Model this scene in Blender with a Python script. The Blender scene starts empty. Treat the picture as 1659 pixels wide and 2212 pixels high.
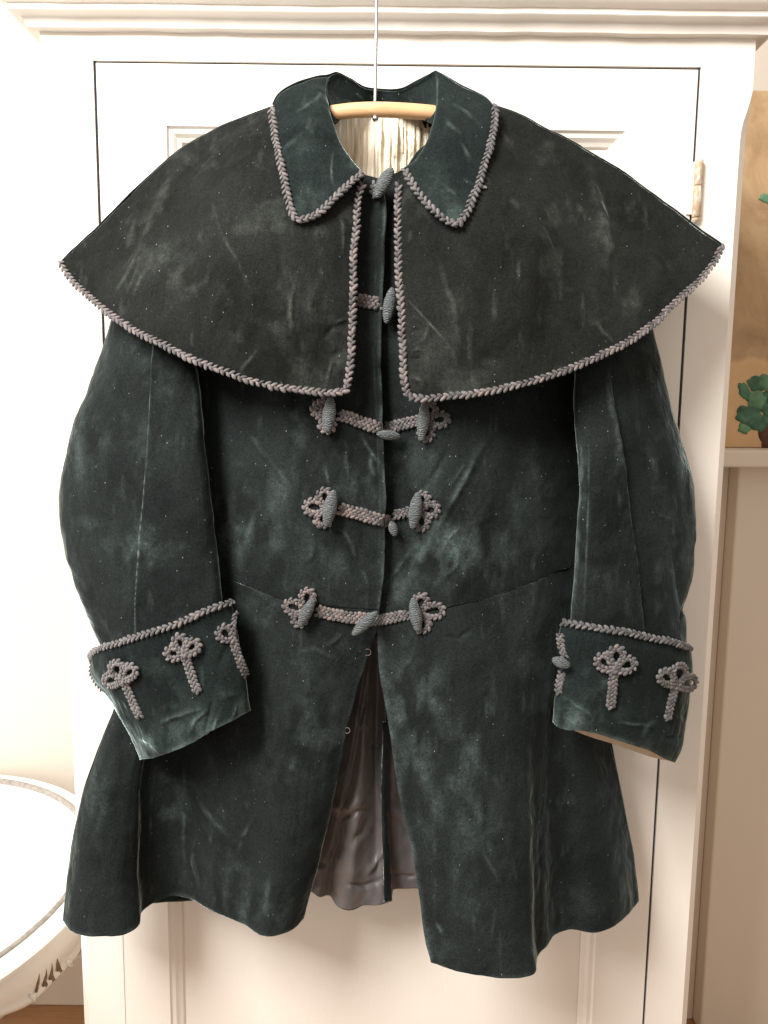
import bpy, math, random
import numpy as np
from mathutils import Vector, Matrix
from mathutils.bvhtree import BVHTree

random.seed(7)
RNG = np.random.default_rng(7)
S = bpy.context.scene
COL = S.collection

# ------------------------------------------------------------------ camera
CAM_H = 1.33
cam_d = bpy.data.cameras.new('camera')
cam = bpy.data.objects.new('camera', cam_d)
COL.objects.link(cam)
cam_d.sensor_fit = 'HORIZONTAL'
cam_d.sensor_width = 36.0
cam_d.lens = 36.0
cam_d.clip_start = 0.02
cam_d.clip_end = 100
PITCH = math.radians(7.2)
ROLL = math.radians(0.65)
cam.location = (0, -1.0, CAM_H)
CM = Matrix.Rotation(math.pi / 2 - PITCH, 3, 'X') @ Matrix.Rotation(ROLL, 3, 'Z')
cam.rotation_euler = CM.to_euler()
S.camera = cam

# ------------------------------------------------------------------ world, lamps, exposure
w = bpy.data.worlds.new('World')
S.world = w
w.use_nodes = True
w.node_tree.nodes['Background'].inputs[0].default_value = (1.0, 0.86, 0.74, 1)
w.node_tree.nodes['Background'].inputs[1].default_value = 0.80


def area(name, loc, target, sx, sy, power, col):
    l = bpy.data.lights.new(name, 'AREA')
    l.shape = 'RECTANGLE'
    l.size, l.size_y = sx, sy
    l.energy = power
    l.color = col
    o = bpy.data.objects.new(name, l)
    COL.objects.link(o)
    o.location = loc
    o.rotation_euler = (Vector(target) - Vector(loc)).to_track_quat('-Z', 'Y').to_euler()
    return o


area('window_light', (-1.00, -1.40, 2.65), (0, 0, 1.15), 0.75, 1.05, 118, (1.0, 0.985, 0.96))
area('side_window_light', (-1.75, -0.20, 0.95), (-0.35, 0.35, 0.80), 0.7, 0.9, 18, (0.98, 0.99, 1.0))

S.view_settings.view_transform = 'Standard'
S.view_settings.look = 'None'
S.view_settings.exposure = 0.0
S.view_settings.gamma = 1.0

# ------------------------------------------------------------------ pixel helpers
# pixels are measured on the photograph scaled to 1659 x 2212
CMN = np.array(CM)
CAMP = np.array([0.0, -1.0, CAM_H])


def rays(x, y):
    x = np.asarray(x, float)
    y = np.asarray(y, float)
    d = np.stack([(x - 829.5) / 1659.0, -(y - 1106.0) / 1659.0, -np.ones_like(x)], -1)
    return d @ CMN.T


def P(x, y, Y):
    """point on the pixel's ray where it meets the upright plane at depth Y"""
    d = rays(x, y)
    t = (np.asarray(Y, float) - CAMP[1]) / d[..., 1]
    return CAMP + d * t[..., None]


def YZ(x, y, Z):
    """depth at which the pixel's ray meets height Z"""
    d = rays(x, y)
    t = (Z - CAMP[2]) / d[..., 2]
    return CAMP[1] + d[..., 1] * t


def V3(a):
    return Vector((float(a[0]), float(a[1]), float(a[2])))


# ------------------------------------------------------------------ object helpers
def tag(o, label=None, cat=None, group=None, kind=None):
    if label: o['label'] = label
    if cat: o['category'] = cat
    if group: o['group'] = group
    if kind: o['kind'] = kind
    return o


def empty(name, loc, label=None, cat=None, group=None):
    o = bpy.data.objects.new(name, None)
    o.empty_display_size = 0.05
    o.location = loc
    COL.objects.link(o)
    return tag(o, label, cat, group)


def world_loc(o):
    v = Vector(o.location)
    while o.parent:
        o = o.parent
        v = v + Vector(o.location)
    return v


def link(name, me, mats, parent=None, smooth=True):
    """mesh data is in world coordinates; a child's offset undoes its parent's"""
    o = bpy.data.objects.new(name, me)
    COL.objects.link(o)
    for m in (mats if isinstance(mats, (list, tuple)) else [mats]):
        me.materials.append(m)
    if smooth:
        me.polygons.foreach_set('use_smooth', np.ones(len(me.polygons), bool))
    if parent is not None:
        o.parent = parent
        o.location = -world_loc(parent)
    return o


def np_mesh(verts, quads, attrs=None):
    me = bpy.data.meshes.new('mesh')
    verts = np.asarray(verts, np.float32)
    quads = np.asarray(quads, np.int32)
    n = quads.shape[1]
    me.vertices.add(len(verts))
    me.vertices.foreach_set('co', verts.ravel())
    me.loops.add(quads.size)
    me.loops.foreach_set('vertex_index', quads.ravel())
    me.polygons.add(len(quads))
    me.polygons.foreach_set('loop_start', np.arange(0, quads.size, n, dtype=np.int32))
    me.update(calc_edges=True)
    for k, v in (attrs or {}).items():
        a = me.attributes.new(k, 'FLOAT', 'POINT')
        a.data.foreach_set('value', np.asarray(v, np.float32).ravel())
    return me


def grid_quads(n, m, wrap=False, flip=False):
    i = np.arange(n - 1)[:, None]
    j = np.arange(m if wrap else m - 1)[None, :]
    a = i * m + j
    b = i * m + (j + 1) % m
    c = (i + 1) * m + (j + 1) % m
    d = (i + 1) * m + j
    q = np.stack([a, b, c, d], -1).reshape(-1, 4)
    return q[:, ::-1] if flip else q


def poly_mesh(name, verts, faces, mat, parent=None, smooth=False, bevel=0.0, seg=2):
    me = bpy.data.meshes.new('mesh')
    me.from_pydata([tuple(map(float, v)) for v in verts], [], faces)
    me.update()
    o = link(name, me, mat, parent, smooth)
    if bevel:
        b = o.modifiers.new('bevel', 'BEVEL')
        b.width = bevel
        b.segments = seg
        b.limit_method = 'ANGLE'
        b.angle_limit = math.radians(35)
    return o


def box(name, x0, x1, y0, y1, z0, z1, mat, parent=None, bevel=0.0015, seg=2):
    v = [(x0, y0, z0), (x1, y0, z0), (x1, y1, z0), (x0, y1, z0), (x0, y0, z1), (x1, y0, z1), (x1, y1, z1), (x0, y1, z1)]
    f = [(0, 3, 2, 1), (4, 5, 6, 7), (0, 1, 5, 4), (1, 2, 6, 5), (2, 3, 7, 6), (3, 0, 4, 7)]
    return poly_mesh(name, v, f, mat, parent, False, bevel, seg)


# ------------------------------------------------------------------ curves and patches
def resample(pts, n, frac=None):
    pts = np.asarray(pts, float)
    seg = np.linalg.norm(np.diff(pts[:, :2] if np.abs(pts[:, :2]).max() > 20 else pts, axis=0), axis=1)
    s = np.concatenate([[0], np.cumsum(seg)])
    s /= s[-1]
    t = np.linspace(0, 1, n) if frac is None else frac
    return np.stack([pchip(s, pts[:, k], t) for k in range(pts.shape[1])], -1)


def pchip(x, y, t):
    x = np.asarray(x, float); y = np.asarray(y, float); t = np.asarray(t, float)
    h = np.diff(x); h = np.where(h < 1e-9, 1e-9, h)
    d = np.diff(y) / h
    n = len(x)
    if n == 2:
        return y[0] + d[0] * (t - x[0])
    m = np.zeros(n)
    for k in range(1, n - 1):
        # Catmull-Rom style slope weighted by spacing, mildly limited
        m[k] = (d[k - 1] * h[k] + d[k] * h[k - 1]) / (h[k] + h[k - 1])
    m[0] = d[0]; m[-1] = d[-1]
    i = np.clip(np.searchsorted(x, t, 'right') - 1, 0, n - 2)
    u = (t - x[i]) / h[i]
    a = 2 * u**3 - 3 * u**2 + 1; b = u**3 - 2 * u**2 + u
    c = -2 * u**3 + 3 * u**2; e = u**3 - u**2
    return a * y[i] + b * h[i] * m[i] + c * y[i + 1] + e * h[i] * m[i + 1]


def coons(top, bottom, left, right, n, m, wtop=None, wbot=None):
    """n rows (top->bottom), m columns (left->right); curves are lists of (x, y, Y)"""
    u = np.linspace(0, 1, m)
    fu_t = u if wtop is None else np.interp(u, *wtop)
    fu_b = u if wbot is None else np.interp(u, *wbot)
    T = resample(top, m, fu_t); B = resample(bottom, m, fu_b)
    L = resample(left, n); R = resample(right, n)
    v = np.linspace(0, 1, n)[:, None, None]
    uu = u[None, :, None]
    return ((1 - v) * T[None] + v * B[None] + (1 - uu) * L[:, None] + uu * R[:, None]
            - ((1 - uu) * (1 - v) * T[0] + uu * (1 - v) * T[-1] + (1 - uu) * v * B[0] + uu * v * B[-1]))


def fill(pts, ys=None):
    """list of (x, y) plus depths at the given fractions -> list of (x, y, Y)"""
    p = np.asarray(pts, float)
    s = np.concatenate([[0], np.cumsum(np.linalg.norm(np.diff(p, axis=0), axis=1))])
    s /= s[-1]
    fr = [a for a, b in ys]; val = [b for a, b in ys]
    return np.column_stack([p, np.interp(s, fr, val)])


def hash3(i, j, k, seed):
    h = np.sin(i * 127.1 + j * 311.7 + k * 74.7 + seed * 53.3) * 43758.5453
    return h - np.floor(h)


def vnoise(p, scale, seed=0):
    q = p * scale
    i = np.floor(q)
    f = q - i
    f = f * f * (3 - 2 * f)
    r = 0
    for a in (0, 1):
        for b in (0, 1):
            for c in (0, 1):
                wgt = (f[..., 0] if a else 1 - f[..., 0]) * (f[..., 1] if b else 1 - f[..., 1]) * (f[..., 2] if c else 1 - f[..., 2])
                r = r + wgt * hash3(i[..., 0] + a, i[..., 1] + b, i[..., 2] + c, seed)
    return r * 2 - 1


def fbm(p, scale, octv=3, seed=0, gain=0.5):
    r = 0; a = 1.0
    for k in range(octv):
        r = r + a * vnoise(p, scale * 2**k, seed + k * 7)
        a *= gain
    return r


def seg_dist(px, py, line):
    """distance to a polyline and side (+ right of travel), plus fraction along"""
    best = np.full(px.shape, 1e9); side = np.zeros(px.shape); al = np.zeros(px.shape)
    line = np.asarray(line, float)
    L = np.linalg.norm(np.diff(line, axis=0), axis=1); tot = L.sum(); acc = 0
    for (a, b, l) in zip(line[:-1], line[1:], L):
        d = b - a
        t = np.clip(((px - a[0]) * d[0] + (py - a[1]) * d[1]) / (l * l), 0, 1)
        ex = px - (a[0] + t * d[0]); ey = py - (a[1] + t * d[1])
        dist = np.hypot(ex, ey)
        s = np.sign(d[0] * ey - d[1] * ex)
        m = dist < best
        best = np.where(m, dist, best); side = np.where(m, s, side); al = np.where(m, (acc + t * l) / tot, al)
        acc += l
    return best, side, al


def normals(W):
    du = np.gradient(W, axis=1); dv = np.gradient(W, axis=0)
    n = np.cross(du, dv)
    n /= np.linalg.norm(n, axis=-1, keepdims=True) + 1e-12
    return n


SURF = {}


def register(name, W, step=3, wrap=False):
    r = np.unique(np.r_[np.arange(0, W.shape[0], step), W.shape[0] - 1])
    c = np.unique(np.r_[np.arange(0, W.shape[1], step), W.shape[1] - 1])
    G = W[r][:, c]
    q = grid_quads(G.shape[0], G.shape[1], wrap)
    SURF[name] = BVHTree.FromPolygons([tuple(v) for v in G.reshape(-1, 3)], [tuple(int(i) for i in f) for f in q])


CV = Vector(CAMP)


def cast(x, y, names):
    d = V3(rays(x, y)).normalized()
    best = None
    for n in names:
        h = SURF[n].ray_cast(CV, d)
        if h[0] is not None and (best is None or h[3] < best[1][3]):
            best = (n, h)
    if best is None:
        return None
    loc, nor = best[1][0], best[1][1].copy()
    if nor.dot(d) > 0:
        nor = -nor
    return loc, nor


def clamp_front(G, names, gap):
    """push a drape in front of what it lies on"""
    n, m = G.shape[:2]
    out = G.copy()
    rr = rays(G[..., 0], G[..., 1])
    for i in range(0, n):
        for j in range(0, m):
            d = Vector(rr[i, j]).normalized()
            for nm in names:
                h = SURF[nm].ray_cast(CV, d)
                if h[0] is not None and h[0].y - gap < out[i, j, 2]:
                    out[i, j, 2] = h[0].y - gap
    # smooth the correction so that the drape keeps soft shoulders
    c = out[..., 2] - G[..., 2]
    for _ in range(6):
        cp = np.pad(c, 1, mode='edge')
        c2 = (cp[:-2, 1:-1] + cp[2:, 1:-1] + cp[1:-1, :-2] + cp[1:-1, 2:] + 4 * c) / 8
        c = np.minimum(c, c2)
    out[..., 2] = G[..., 2] + c
    return out


# ------------------------------------------------------------------ materials
def mat(name):
    m = bpy.data.materials.new(name)
    m.use_nodes = True
    nt = m.node_tree
    return m, nt, nt.nodes['Principled BSDF']


def N(nt, typ, **kw):
    n = nt.nodes.new(typ)
    for k, v in kw.items():
        if hasattr(n, k) and k not in ('Scale', 'Detail', 'Roughness', 'Distortion', 'Strength', 'Distance'):
            setattr(n, k, v)
        else:
            n.inputs[k].default_value = v
    return n


def ramp(nt, src, stops):
    r = nt.nodes.new('ShaderNodeValToRGB')
    e = r.color_ramp.elements
    while len(e) < len(stops):
        e.new(0.5)
    for k, (p, c) in enumerate(stops):
        e[k].position = p
        e[k].color = (c[0], c[1], c[2], 1) if isinstance(c, (tuple, list)) else (c, c, c, 1)
    nt.links.new(src, r.inputs[0])
    return r.outputs[0]


def mix(nt, fac, a, b, blend='MIX'):
    n = nt.nodes.new('ShaderNodeMix')
    n.data_type = 'RGBA'
    n.blend_type = blend
    for sock, v in ((n.inputs[0], fac), (n.inputs[6], a), (n.inputs[7], b)):
        if hasattr(v, 'is_linked') or hasattr(v, 'links'):
            nt.links.new(v, sock)
        else:
            sock.default_value = (v[0], v[1], v[2], 1) if isinstance(v, (tuple, list)) else v
    return n.outputs[2]


def math_n(nt, op, a, b=None, clamp=False):
    n = nt.nodes.new('ShaderNodeMath')
    n.operation = op
    n.use_clamp = clamp
    for k, v in enumerate((a, b)):
        if v is None: continue
        if hasattr(v, 'links'):
            nt.links.new(v, n.inputs[k])
        else:
            n.inputs[k].default_value = v
    return n.outputs[0]


def coords(nt, scale=(1, 1, 1)):
    tc = nt.nodes.new('ShaderNodeTexCoord')
    mp = nt.nodes.new('ShaderNodeMapping')
    mp.inputs['Scale'].default_value = scale
    nt.links.new(tc.outputs['Object'], mp.inputs[0])
    return mp.outputs[0]


def noise(nt, vec, scale, detail=4, rough=0.55, dist=0.0):
    n = nt.nodes.new('ShaderNodeTexNoise')
    n.inputs['Scale'].default_value = scale
    n.inputs['Detail'].default_value = detail
    n.inputs['Roughness'].default_value = rough
    n.inputs['Distortion'].default_value = dist
    nt.links.new(vec, n.inputs['Vector'])
    return n.outputs['Fac']


def bump(nt, bsdf, h, strength, dist):
    b = nt.nodes.new('ShaderNodeBump')
    b.inputs['Strength'].default_value = strength
    b.inputs['Distance'].default_value = dist
    nt.links.new(h, b.inputs['Height'])
    nt.links.new(b.outputs[0], bsdf.inputs['Normal'])
    return b


def velvet(name, dark, mid, worn, sheen, tint):
    m, nt, b = mat(name)
    v = coords(nt)
    big = noise(nt, v, 9, 5, 0.6, 0.4)
    med = noise(nt, coords(nt, (1, 1, 0.6)), 45, 4, 0.6, 0.8)
    fine = noise(nt, v, 480, 3, 0.7)
    c = ramp(nt, big, [(0.35, dark), (0.68, mid)])
    c = mix(nt, ramp(nt, med, [(0.45, 0.0), (0.8, 0.40)]), c, mid)
    at = nt.nodes.new('ShaderNodeAttribute')
    at.attribute_name = 'wear_sheen'
    # worn, crushed pile and some painted sheen: broken up by noise, with a shape of its own
    wr = math_n(nt, 'MULTIPLY', at.outputs['Fac'], ramp(nt, noise(nt, v, 160, 3, 0.65), [(0.28, 0.45), (0.7, 1.25)]), True)
    c = mix(nt, wr, c, worn)
    c = mix(nt, 1.0, c, ramp(nt, fine, [(0.25, 0.45), (0.75, 1.6)]), 'MULTIPLY')
    # lint and dust flecks lying in the pile
    vo = nt.nodes.new('ShaderNodeTexVoronoi')
    vo.inputs['Scale'].default_value = 165
    nt.links.new(coords(nt, (1, 1, 0.55)), vo.inputs['Vector'])
    sp = ramp(nt, vo.outputs['Distance'], [(0.045, 1.0), (0.085, 0.0)])
    sep = nt.nodes.new('ShaderNodeSeparateColor')
    nt.links.new(vo.outputs['Color'], sep.inputs[0])
    sp = math_n(nt, 'MULTIPLY', sp, ramp(nt, sep.outputs[0], [(0.50, 0.0), (0.95, 0.8)]))
    c = mix(nt, sp, c, (0.30, 0.33, 0.30))
    nt.links.new(c, b.inputs['Base Color'])
    b.inputs['Roughness'].default_value = 0.95
    b.inputs['Specular IOR Level'].default_value = 0.08
    sw = math_n(nt, 'MULTIPLY_ADD' if False else 'MULTIPLY', ramp(nt, med, [(0.3, 0.7), (0.75, 1.2)]), sheen)
    sw = math_n(nt, 'ADD', sw, math_n(nt, 'MULTIPLY', wr, 0.25), True)
    nt.links.new(sw, b.inputs['Sheen Weight'])
    b.inputs['Sheen Roughness'].default_value = 0.26
    b.inputs['Sheen Tint'].default_value = (*tint, 1)
    lay = noise(nt, coords(nt, (1, 1, 0.55)), 17, 3, 0.55, 0.9)   # which way the pile lies
    h = math_n(nt, 'ADD', math_n(nt, 'MULTIPLY', fine, 0.30), math_n(nt, 'MULTIPLY', med, 1.5))
    h = math_n(nt, 'ADD', h, math_n(nt, 'MULTIPLY', lay, 7.0))
    bump(nt, b, h, 0.42, 0.0020)
    return m


VEL_BODY = velvet('velvet_teal', (0.0060, 0.0074, 0.0071), (0.0142, 0.0177, 0.0169), (0.080, 0.104, 0.098), 0.78, (0.76, 0.92, 0.88))
VEL_CAPE = velvet('velvet_faded', (0.0062, 0.0067, 0.0060), (0.0135, 0.0148, 0.0132), (0.076, 0.084, 0.073), 0.60, (0.82, 0.90, 0.84))
VEL_COLLAR = velvet('velvet_collar', (0.0055, 0.0078, 0.0075), (0.0130, 0.0182, 0.0172), (0.085, 0.115, 0.106), 0.78, (0.74, 0.92, 0.88))


def paint(name, base, rough=0.42, grain=1.0, dirt=(0.50, 0.42, 0.33), spec=0.4):
    m, nt, b = mat(name)
    v = coords(nt)
    n1 = noise(nt, v, 6, 4, 0.6, 0.3)
    c = mix(nt, ramp(nt, n1, [(0.35, 0.0), (0.75, 0.22)]), base, tuple(k * 0.88 for k in base))
    n2 = noise(nt, v, 34, 6, 0.7, 0.6)
    c = mix(nt, ramp(nt, n2, [(0.70, 0.0), (0.80, 0.22)]), c, dirt)
    vo = nt.nodes.new('ShaderNodeTexVoronoi')
    vo.inputs['Scale'].default_value = 16
    nt.links.new(v, vo.inputs['Vector'])
    c = mix(nt, ramp(nt, vo.outputs['Distance'], [(0.018, 0.55), (0.03, 0.0)]), c, dirt)
    nt.links.new(c, b.inputs['Base Color'])
    b.inputs['Roughness'].default_value = rough
    b.inputs['Specular IOR Level'].default_value = spec
    streak = noise(nt, coords(nt, (120, 120, 5)), 3, 4, 0.6)
    blot = noise(nt, v, 55, 4, 0.6)
    h = math_n(nt, 'ADD', math_n(nt, 'MULTIPLY', streak, 0.5 * grain), blot)
    bump(nt, b, h, 0.22, 0.0016)
    return m


PAINT = paint('white_gloss_paint', (0.79, 0.735, 0.66))
PAINT_TABLE = paint('ivory_table_paint', (0.78, 0.74, 0.68), 0.35, 0.4)
WALL = paint('wall_paint', (0.52, 0.46, 0.39), 0.85, 0.0, (0.5, 0.42, 0.34), 0.15)
PAINT_DADO = paint('cupboard_paint', (0.66, 0.585, 0.49), 0.6, 0.6)


def simple(name, col, rough=0.6, metal=0.0, spec=0.4, nscale=60, var=0.25, bmp=0.2, bd=0.001, stretch=(1, 1, 1)):
    m, nt, b = mat(name)
    v = coords(nt, stretch)
    n = noise(nt, v, nscale, 4, 0.6, 0.3)
    c = ramp(nt, n, [(0.3, tuple(k * (1 - var) for k in col)), (0.7, tuple(min(1, k * (1 + var)) for k in col))])
    nt.links.new(c, b.inputs['Base Color'])
    b.inputs['Roughness'].default_value = rough
    b.inputs['Metallic'].default_value = metal
    b.inputs['Specular IOR Level'].default_value = spec
    if bmp:
        bump(nt, b, n, bmp, bd)
    return m


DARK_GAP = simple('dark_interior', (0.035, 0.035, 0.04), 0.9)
STEEL = simple('steel_wire', (0.45, 0.44, 0.43), 0.32, 1.0, 0.5, 200, 0.15, 0.05)
SILK = simple('cream_silk_lining', (0.80, 0.71, 0.55), 0.45, 0, 0.5, 18, 0.14, 0.2, 0.002, (9, 9, 0.6))
CUFF_LIN = simple('beige_cuff_lining', (0.62, 0.48, 0.34), 0.6, 0, 0.4, 60, 0.12, 0.2)
ORN = simple('worn_brown_ornament', (0.20, 0.13, 0.075), 0.6, 0, 0.3, 90, 0.35, 0.4)


def wood(name, a, b_, sc, rough=0.5):
    m, nt, b = mat(name)
    v = coords(nt, sc)
    wv = noise(nt, v, 4, 6, 0.65, 1.2)
    c = ramp(nt, wv, [(0.30, a), (0.55, b_), (0.75, tuple(k * 0.85 for k in a))])
    nt.links.new(c, b.inputs['Base Color'])
    b.inputs['Roughness'].default_value = rough
    bump(nt, b, wv, 0.15, 0.001)
    return m


HANGER_WOOD = wood('beech_wood', (0.52, 0.30, 0.14), (0.66, 0.40, 0.20), (3, 40, 40))
FLOOR_WOOD = wood('oak_floor', (0.26, 0.13, 0.055), (0.36, 0.19, 0.085), (2.2, 22, 22), 0.5)


def satin():
    m, nt, b = mat('grey_satin_lining')
    v = coords(nt, (1, 1, 0.5))
    n = noise(nt, v, 26, 4, 0.55, 0.8)
    c = ramp(nt, n, [(0.3, (0.052, 0.045, 0.043)), (0.60, (0.098, 0.085, 0.080)), (0.78, (0.105, 0.070, 0.058))])
    nt.links.new(c, b.inputs['Base Color'])
    b.inputs['Roughness'].default_value = 0.5
    b.inputs['Specular IOR Level'].default_value = 0.6
    b.inputs['Sheen Weight'].default_value = 0.2
    bump(nt, b, noise(nt, v, 60, 3, 0.5, 1.0), 0.15, 0.003)
    return m


SATIN = satin()


def cord_mat(name, a, c_, rust):
    m, nt, b = mat(name)
    at = nt.nodes.new('ShaderNodeAttribute')
    at.attribute_name = 'tone'
    v = coords(nt)
    c = ramp(nt, at.outputs['Fac'], [(0.0, a), (0.62, c_), (1.0, rust)])
    thr = noise(nt, v, 1400, 2, 0.6)
    c = mix(nt, 1.0, c, ramp(nt, thr, [(0.3, 0.4), (0.7, 1.4)]), 'MULTIPLY')
    nt.links.new(c, b.inputs['Base Color'])
    b.inputs['Roughness'].default_value = 0.55
    b.inputs['Specular IOR Level'].default_value = 0.45
    b.inputs['Sheen Weight'].default_value = 0.25
    bump(nt, b, thr, 0.5, 0.0006)
    return m


CORD_GREY = cord_mat('grey_silk_cord', (0.038, 0.035, 0.036), (0.112, 0.101, 0.098), (0.155, 0.130, 0.119))
CORD_PINK = cord_mat('faded_rose_cord', (0.045, 0.039, 0.038), (0.132, 0.110, 0.104), (0.185, 0.140, 0.125))
CORD_DARK = cord_mat('dark_cord', (0.040, 0.036, 0.038), (0.095, 0.084, 0.083), (0.130, 0.105, 0.098))


def toggle_mat():
    m, nt, b = mat('covered_toggle')
    v = coords(nt)
    wv = nt.nodes.new('ShaderNodeTexWave')
    wv.wave_type = 'BANDS'
    wv.bands_direction = 'Z'
    wv.inputs['Scale'].default_value = 150
    wv.inputs['Distortion'].default_value = 9
    wv.inputs['Detail'].default_value = 2
    wv.inputs['Detail Scale'].default_value = 1.4
    nt.links.new(v, wv.inputs['Vector'])
    c = ramp(nt, wv.outputs['Fac'], [(0.10, (0.030, 0.035, 0.036)), (0.5, (0.070, 0.080, 0.080)), (1.0, (0.115, 0.128, 0.126))])
    nt.links.new(c, b.inputs['Base Color'])
    b.inputs['Roughness'].default_value = 0.6
    b.inputs['Sheen Weight'].default_value = 0.15
    bump(nt, b, wv.outputs['Fac'], 0.7, 0.0012)
    return m


TOGGLE = toggle_mat()

# ================================================================== SETTING
WALL_Y = 0.58
# floor: a subfloor sheet with boards
fl = box('floor', -2.2, 2.2, -2.2, 2.0, -0.06, -0.004, DARK_GAP, None, 0)
tag(fl, kind='structure')
for k in range(16):
    y0 = -0.62 + k * 0.0995
    o = box('plank', -1.9, 1.9, y0, y0 + 0.0975, -0.0038, 0.012 + 0.0006 * (k % 3), FLOOR_WOOD, fl, 0.0012, 1)
bw = box('wall', -2.2, 2.2, WALL_Y, WALL_Y + 0.1, -0.06, 2.7, WALL, None, 0)
tag(bw, kind='structure')
sk = box('skirting', -2.2, 0.60, WALL_Y - 0.018, WALL_Y - 0.0005, 0.013, 0.135, PAINT_DADO, bw, 0.004)

# built-in cupboard front beside the wardrobe, with a ledge that carries the canvas
LED = P(2180 * .7373, 1318 * .7373, 0.455)
LZ = float(LED[2])
cpx = float(P(2122 * .7373, 2000 * .7373, 0.505)[0])
cup = empty('panelled_cupboard', (0.9, 0.54, 0.0), 'beige painted built-in cupboard with a plain ledge, beside the white wardrobe', 'cupboard')
box('front_panel', cpx, 1.7, 0.505, 0.5795, 0.0125, LZ - 0.034, PAINT_DADO, cup, 0.004, 3)
box('side_recess', 0.47, cpx - 0.0005, 0.545, 0.5795, 0.0125, LZ - 0.0345, PAINT_DADO, cup, 0.002)
box('ledge', 0.47, 1.7, 0.448, 0.5795, LZ - 0.033, LZ, PAINT_DADO, cup, 0.005, 3)

# ================================================================== WARDROBE
XL = float(np.mean([P(88, 150, 0.)[0], P(170, 2060, 0.)[0]]))
XR = float(np.mean([P(2213 * .7373, 170, 0.)[0], P(2023 * .7373, 2211, 0.)[0], P(2133 * .7373, 1240 * .7373, 0.)[0]]))
DL = float(np.mean([P(207, 140, 0.)[0], P(214, 470, 0.)[0]]))
DR = float(np.mean([P(1513, 160, 0.)[0], P(1476, 760, 0.)[0], P(1420, 1700, 0.)[0], P(1386, 2211, 0.)[0]]))
DT = float(P(860, 141, 0.)[2])
CZ = float(P(830, 74, 0.)[2])
DEP = 0.50
ward = empty('wardrobe', ((XL + XR) / 2, 0.25, 0.0125), 'white painted wooden wardrobe with a moulded cornice and panelled door', 'wardrobe')


def stile(x_in, x_out, z0, z1):
    s = 1 if x_out > x_in else -1
    zs = [z0, CZ - 0.17, CZ - 0.120, CZ - 0.108, CZ - 0.096, CZ - 0.084, CZ - 0.072, CZ - 0.06, z1]
    cs = [0.0115, 0.0115, 0.0115, 0.0108, 0.0088, 0.0052, 0.0022, 0.0, 0.0]
    v = []; f = []
    for z, c in zip(zs, cs):
        c += 1e-4
        v += [(x_in, 0, z), (x_out - s * c, 0, z), (x_out, c, z), (x_out, 0.032, z), (x_in, 0.032, z)]
    n = len(zs)
    for i in range(n - 1):
        for j in range(5):
            a = i * 5 + j; b2 = i * 5 + (j + 1) % 5
            q = (a, b2, b2 + 5, a + 5)
            f.append(q if s > 0 else q[::-1])
    f.append(tuple(range(4, -1, -1)) if s > 0 else tuple(range(5)))
    f.append(tuple((n - 1) * 5 + k for k in (range(5) if s > 0 else range(4, -1, -1))))
    return poly_mesh('stile', v, f, PAINT, ward, False, 0.0004, 1)


stile(DL - 0.0024, XL, 0.09, CZ + 0.03)
stile(DR + 0.0022, XR, 0.09, CZ + 0.03)
box('top_rail', DL - 0.00238, DR + 0.00218, 0.0001, 0.0305, DT + 0.0020, CZ + 0.03, PAINT, ward, 0)
box('bottom_rail', DL - 0.0015, DR + 0.0015, 0.0006, 0.0305, 0.092, 0.20, PAINT, ward, 0.0008)
box('plinth', XL - 0.006, XR + 0.006, -0.008, DEP, 0.0125, 0.0895, PAINT, ward, 0.004, 3)
box('side_panel', XL + 0.003, XL + 0.019, 0.0325, DEP, 0.090, CZ + 0.029, PAINT, ward, 0.001)
box('side_panel', XR - 0.019, XR - 0.003, 0.0325, DEP, 0.090, CZ + 0.029, PAINT, ward, 0.001)
box('back_panel', XL + 0.02, XR - 0.02, DEP - 0.012, DEP - 0.001, 0.092, CZ + 0.029, DARK_GAP, ward, 0)

# cornice: a moulded profile mitred round the front and both sides
zA = float(P(830, 65, -0.012)[2]); zB = float(P(830, 44, -0.015)[2]); zC = float(P(830, 29, -0.026)[2]); zD = float(P(830, 13, -0.027)[2])
prof = [(0.0, CZ - 0.001), (0.0095, CZ - 0.0002), (0.0115, zA)]
for t in np.linspace(0, 1, 8)[1:]:
    prof.append((0.0115 + 0.0035 * t ** 1.5, zA + (zB - zA) * t))
for t in np.linspace(0, 1, 6)[1:]:
    prof.append((0.0150 + 0.0095 * t ** 1.6, zB + (zC - zB) * t ** 0.8))
prof += [(0.0265, zC + 0.0002), (0.0275, zC + 0.0012)]
for t in np.linspace(0, 1, 5)[1:]:
    prof.append((0.0275 - 0.0012 * math.sin(t * math.pi / 2), zC + 0.0012 + (zD - zC - 0.0012) * t))
zt = zD
for t in np.linspace(0, 1, 7)[1:]:
    prof.append((0.0263 + 0.016 * math.sin(t * math.pi / 2), zt + 0.016 * (1 - math.cos(t * math.pi / 2))))
prof += [(0.044, zt + 0.0165), (0.044, zt + 0.034), (0.042, zt + 0.036), (0.0, zt + 0.036)]
prof = np.array(prof)
nseg = 60
ring = []
for t in np.linspace(1, 0, 6)[:-1]:
    ring.append(('l', t))
for t in np.linspace(0, 1, nseg):
    ring.append(('f', t))
for t in np.linspace(0, 1, 6)[1:]:
    ring.append(('r', t))
cv = []
for kind, t in ring:
    for (o_, z) in prof:
        if kind == 'l': p = (XL - o_, -o_ + (DEP + o_) * t, z)
        elif kind == 'r': p = (XR + o_, -o_ + (DEP + o_) * t, z)
        else: p = (XL - o_ + (XR - XL + 2 * o_) * t, -o_, z)
        cv.append(p)
cv = np.array(cv)
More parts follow.
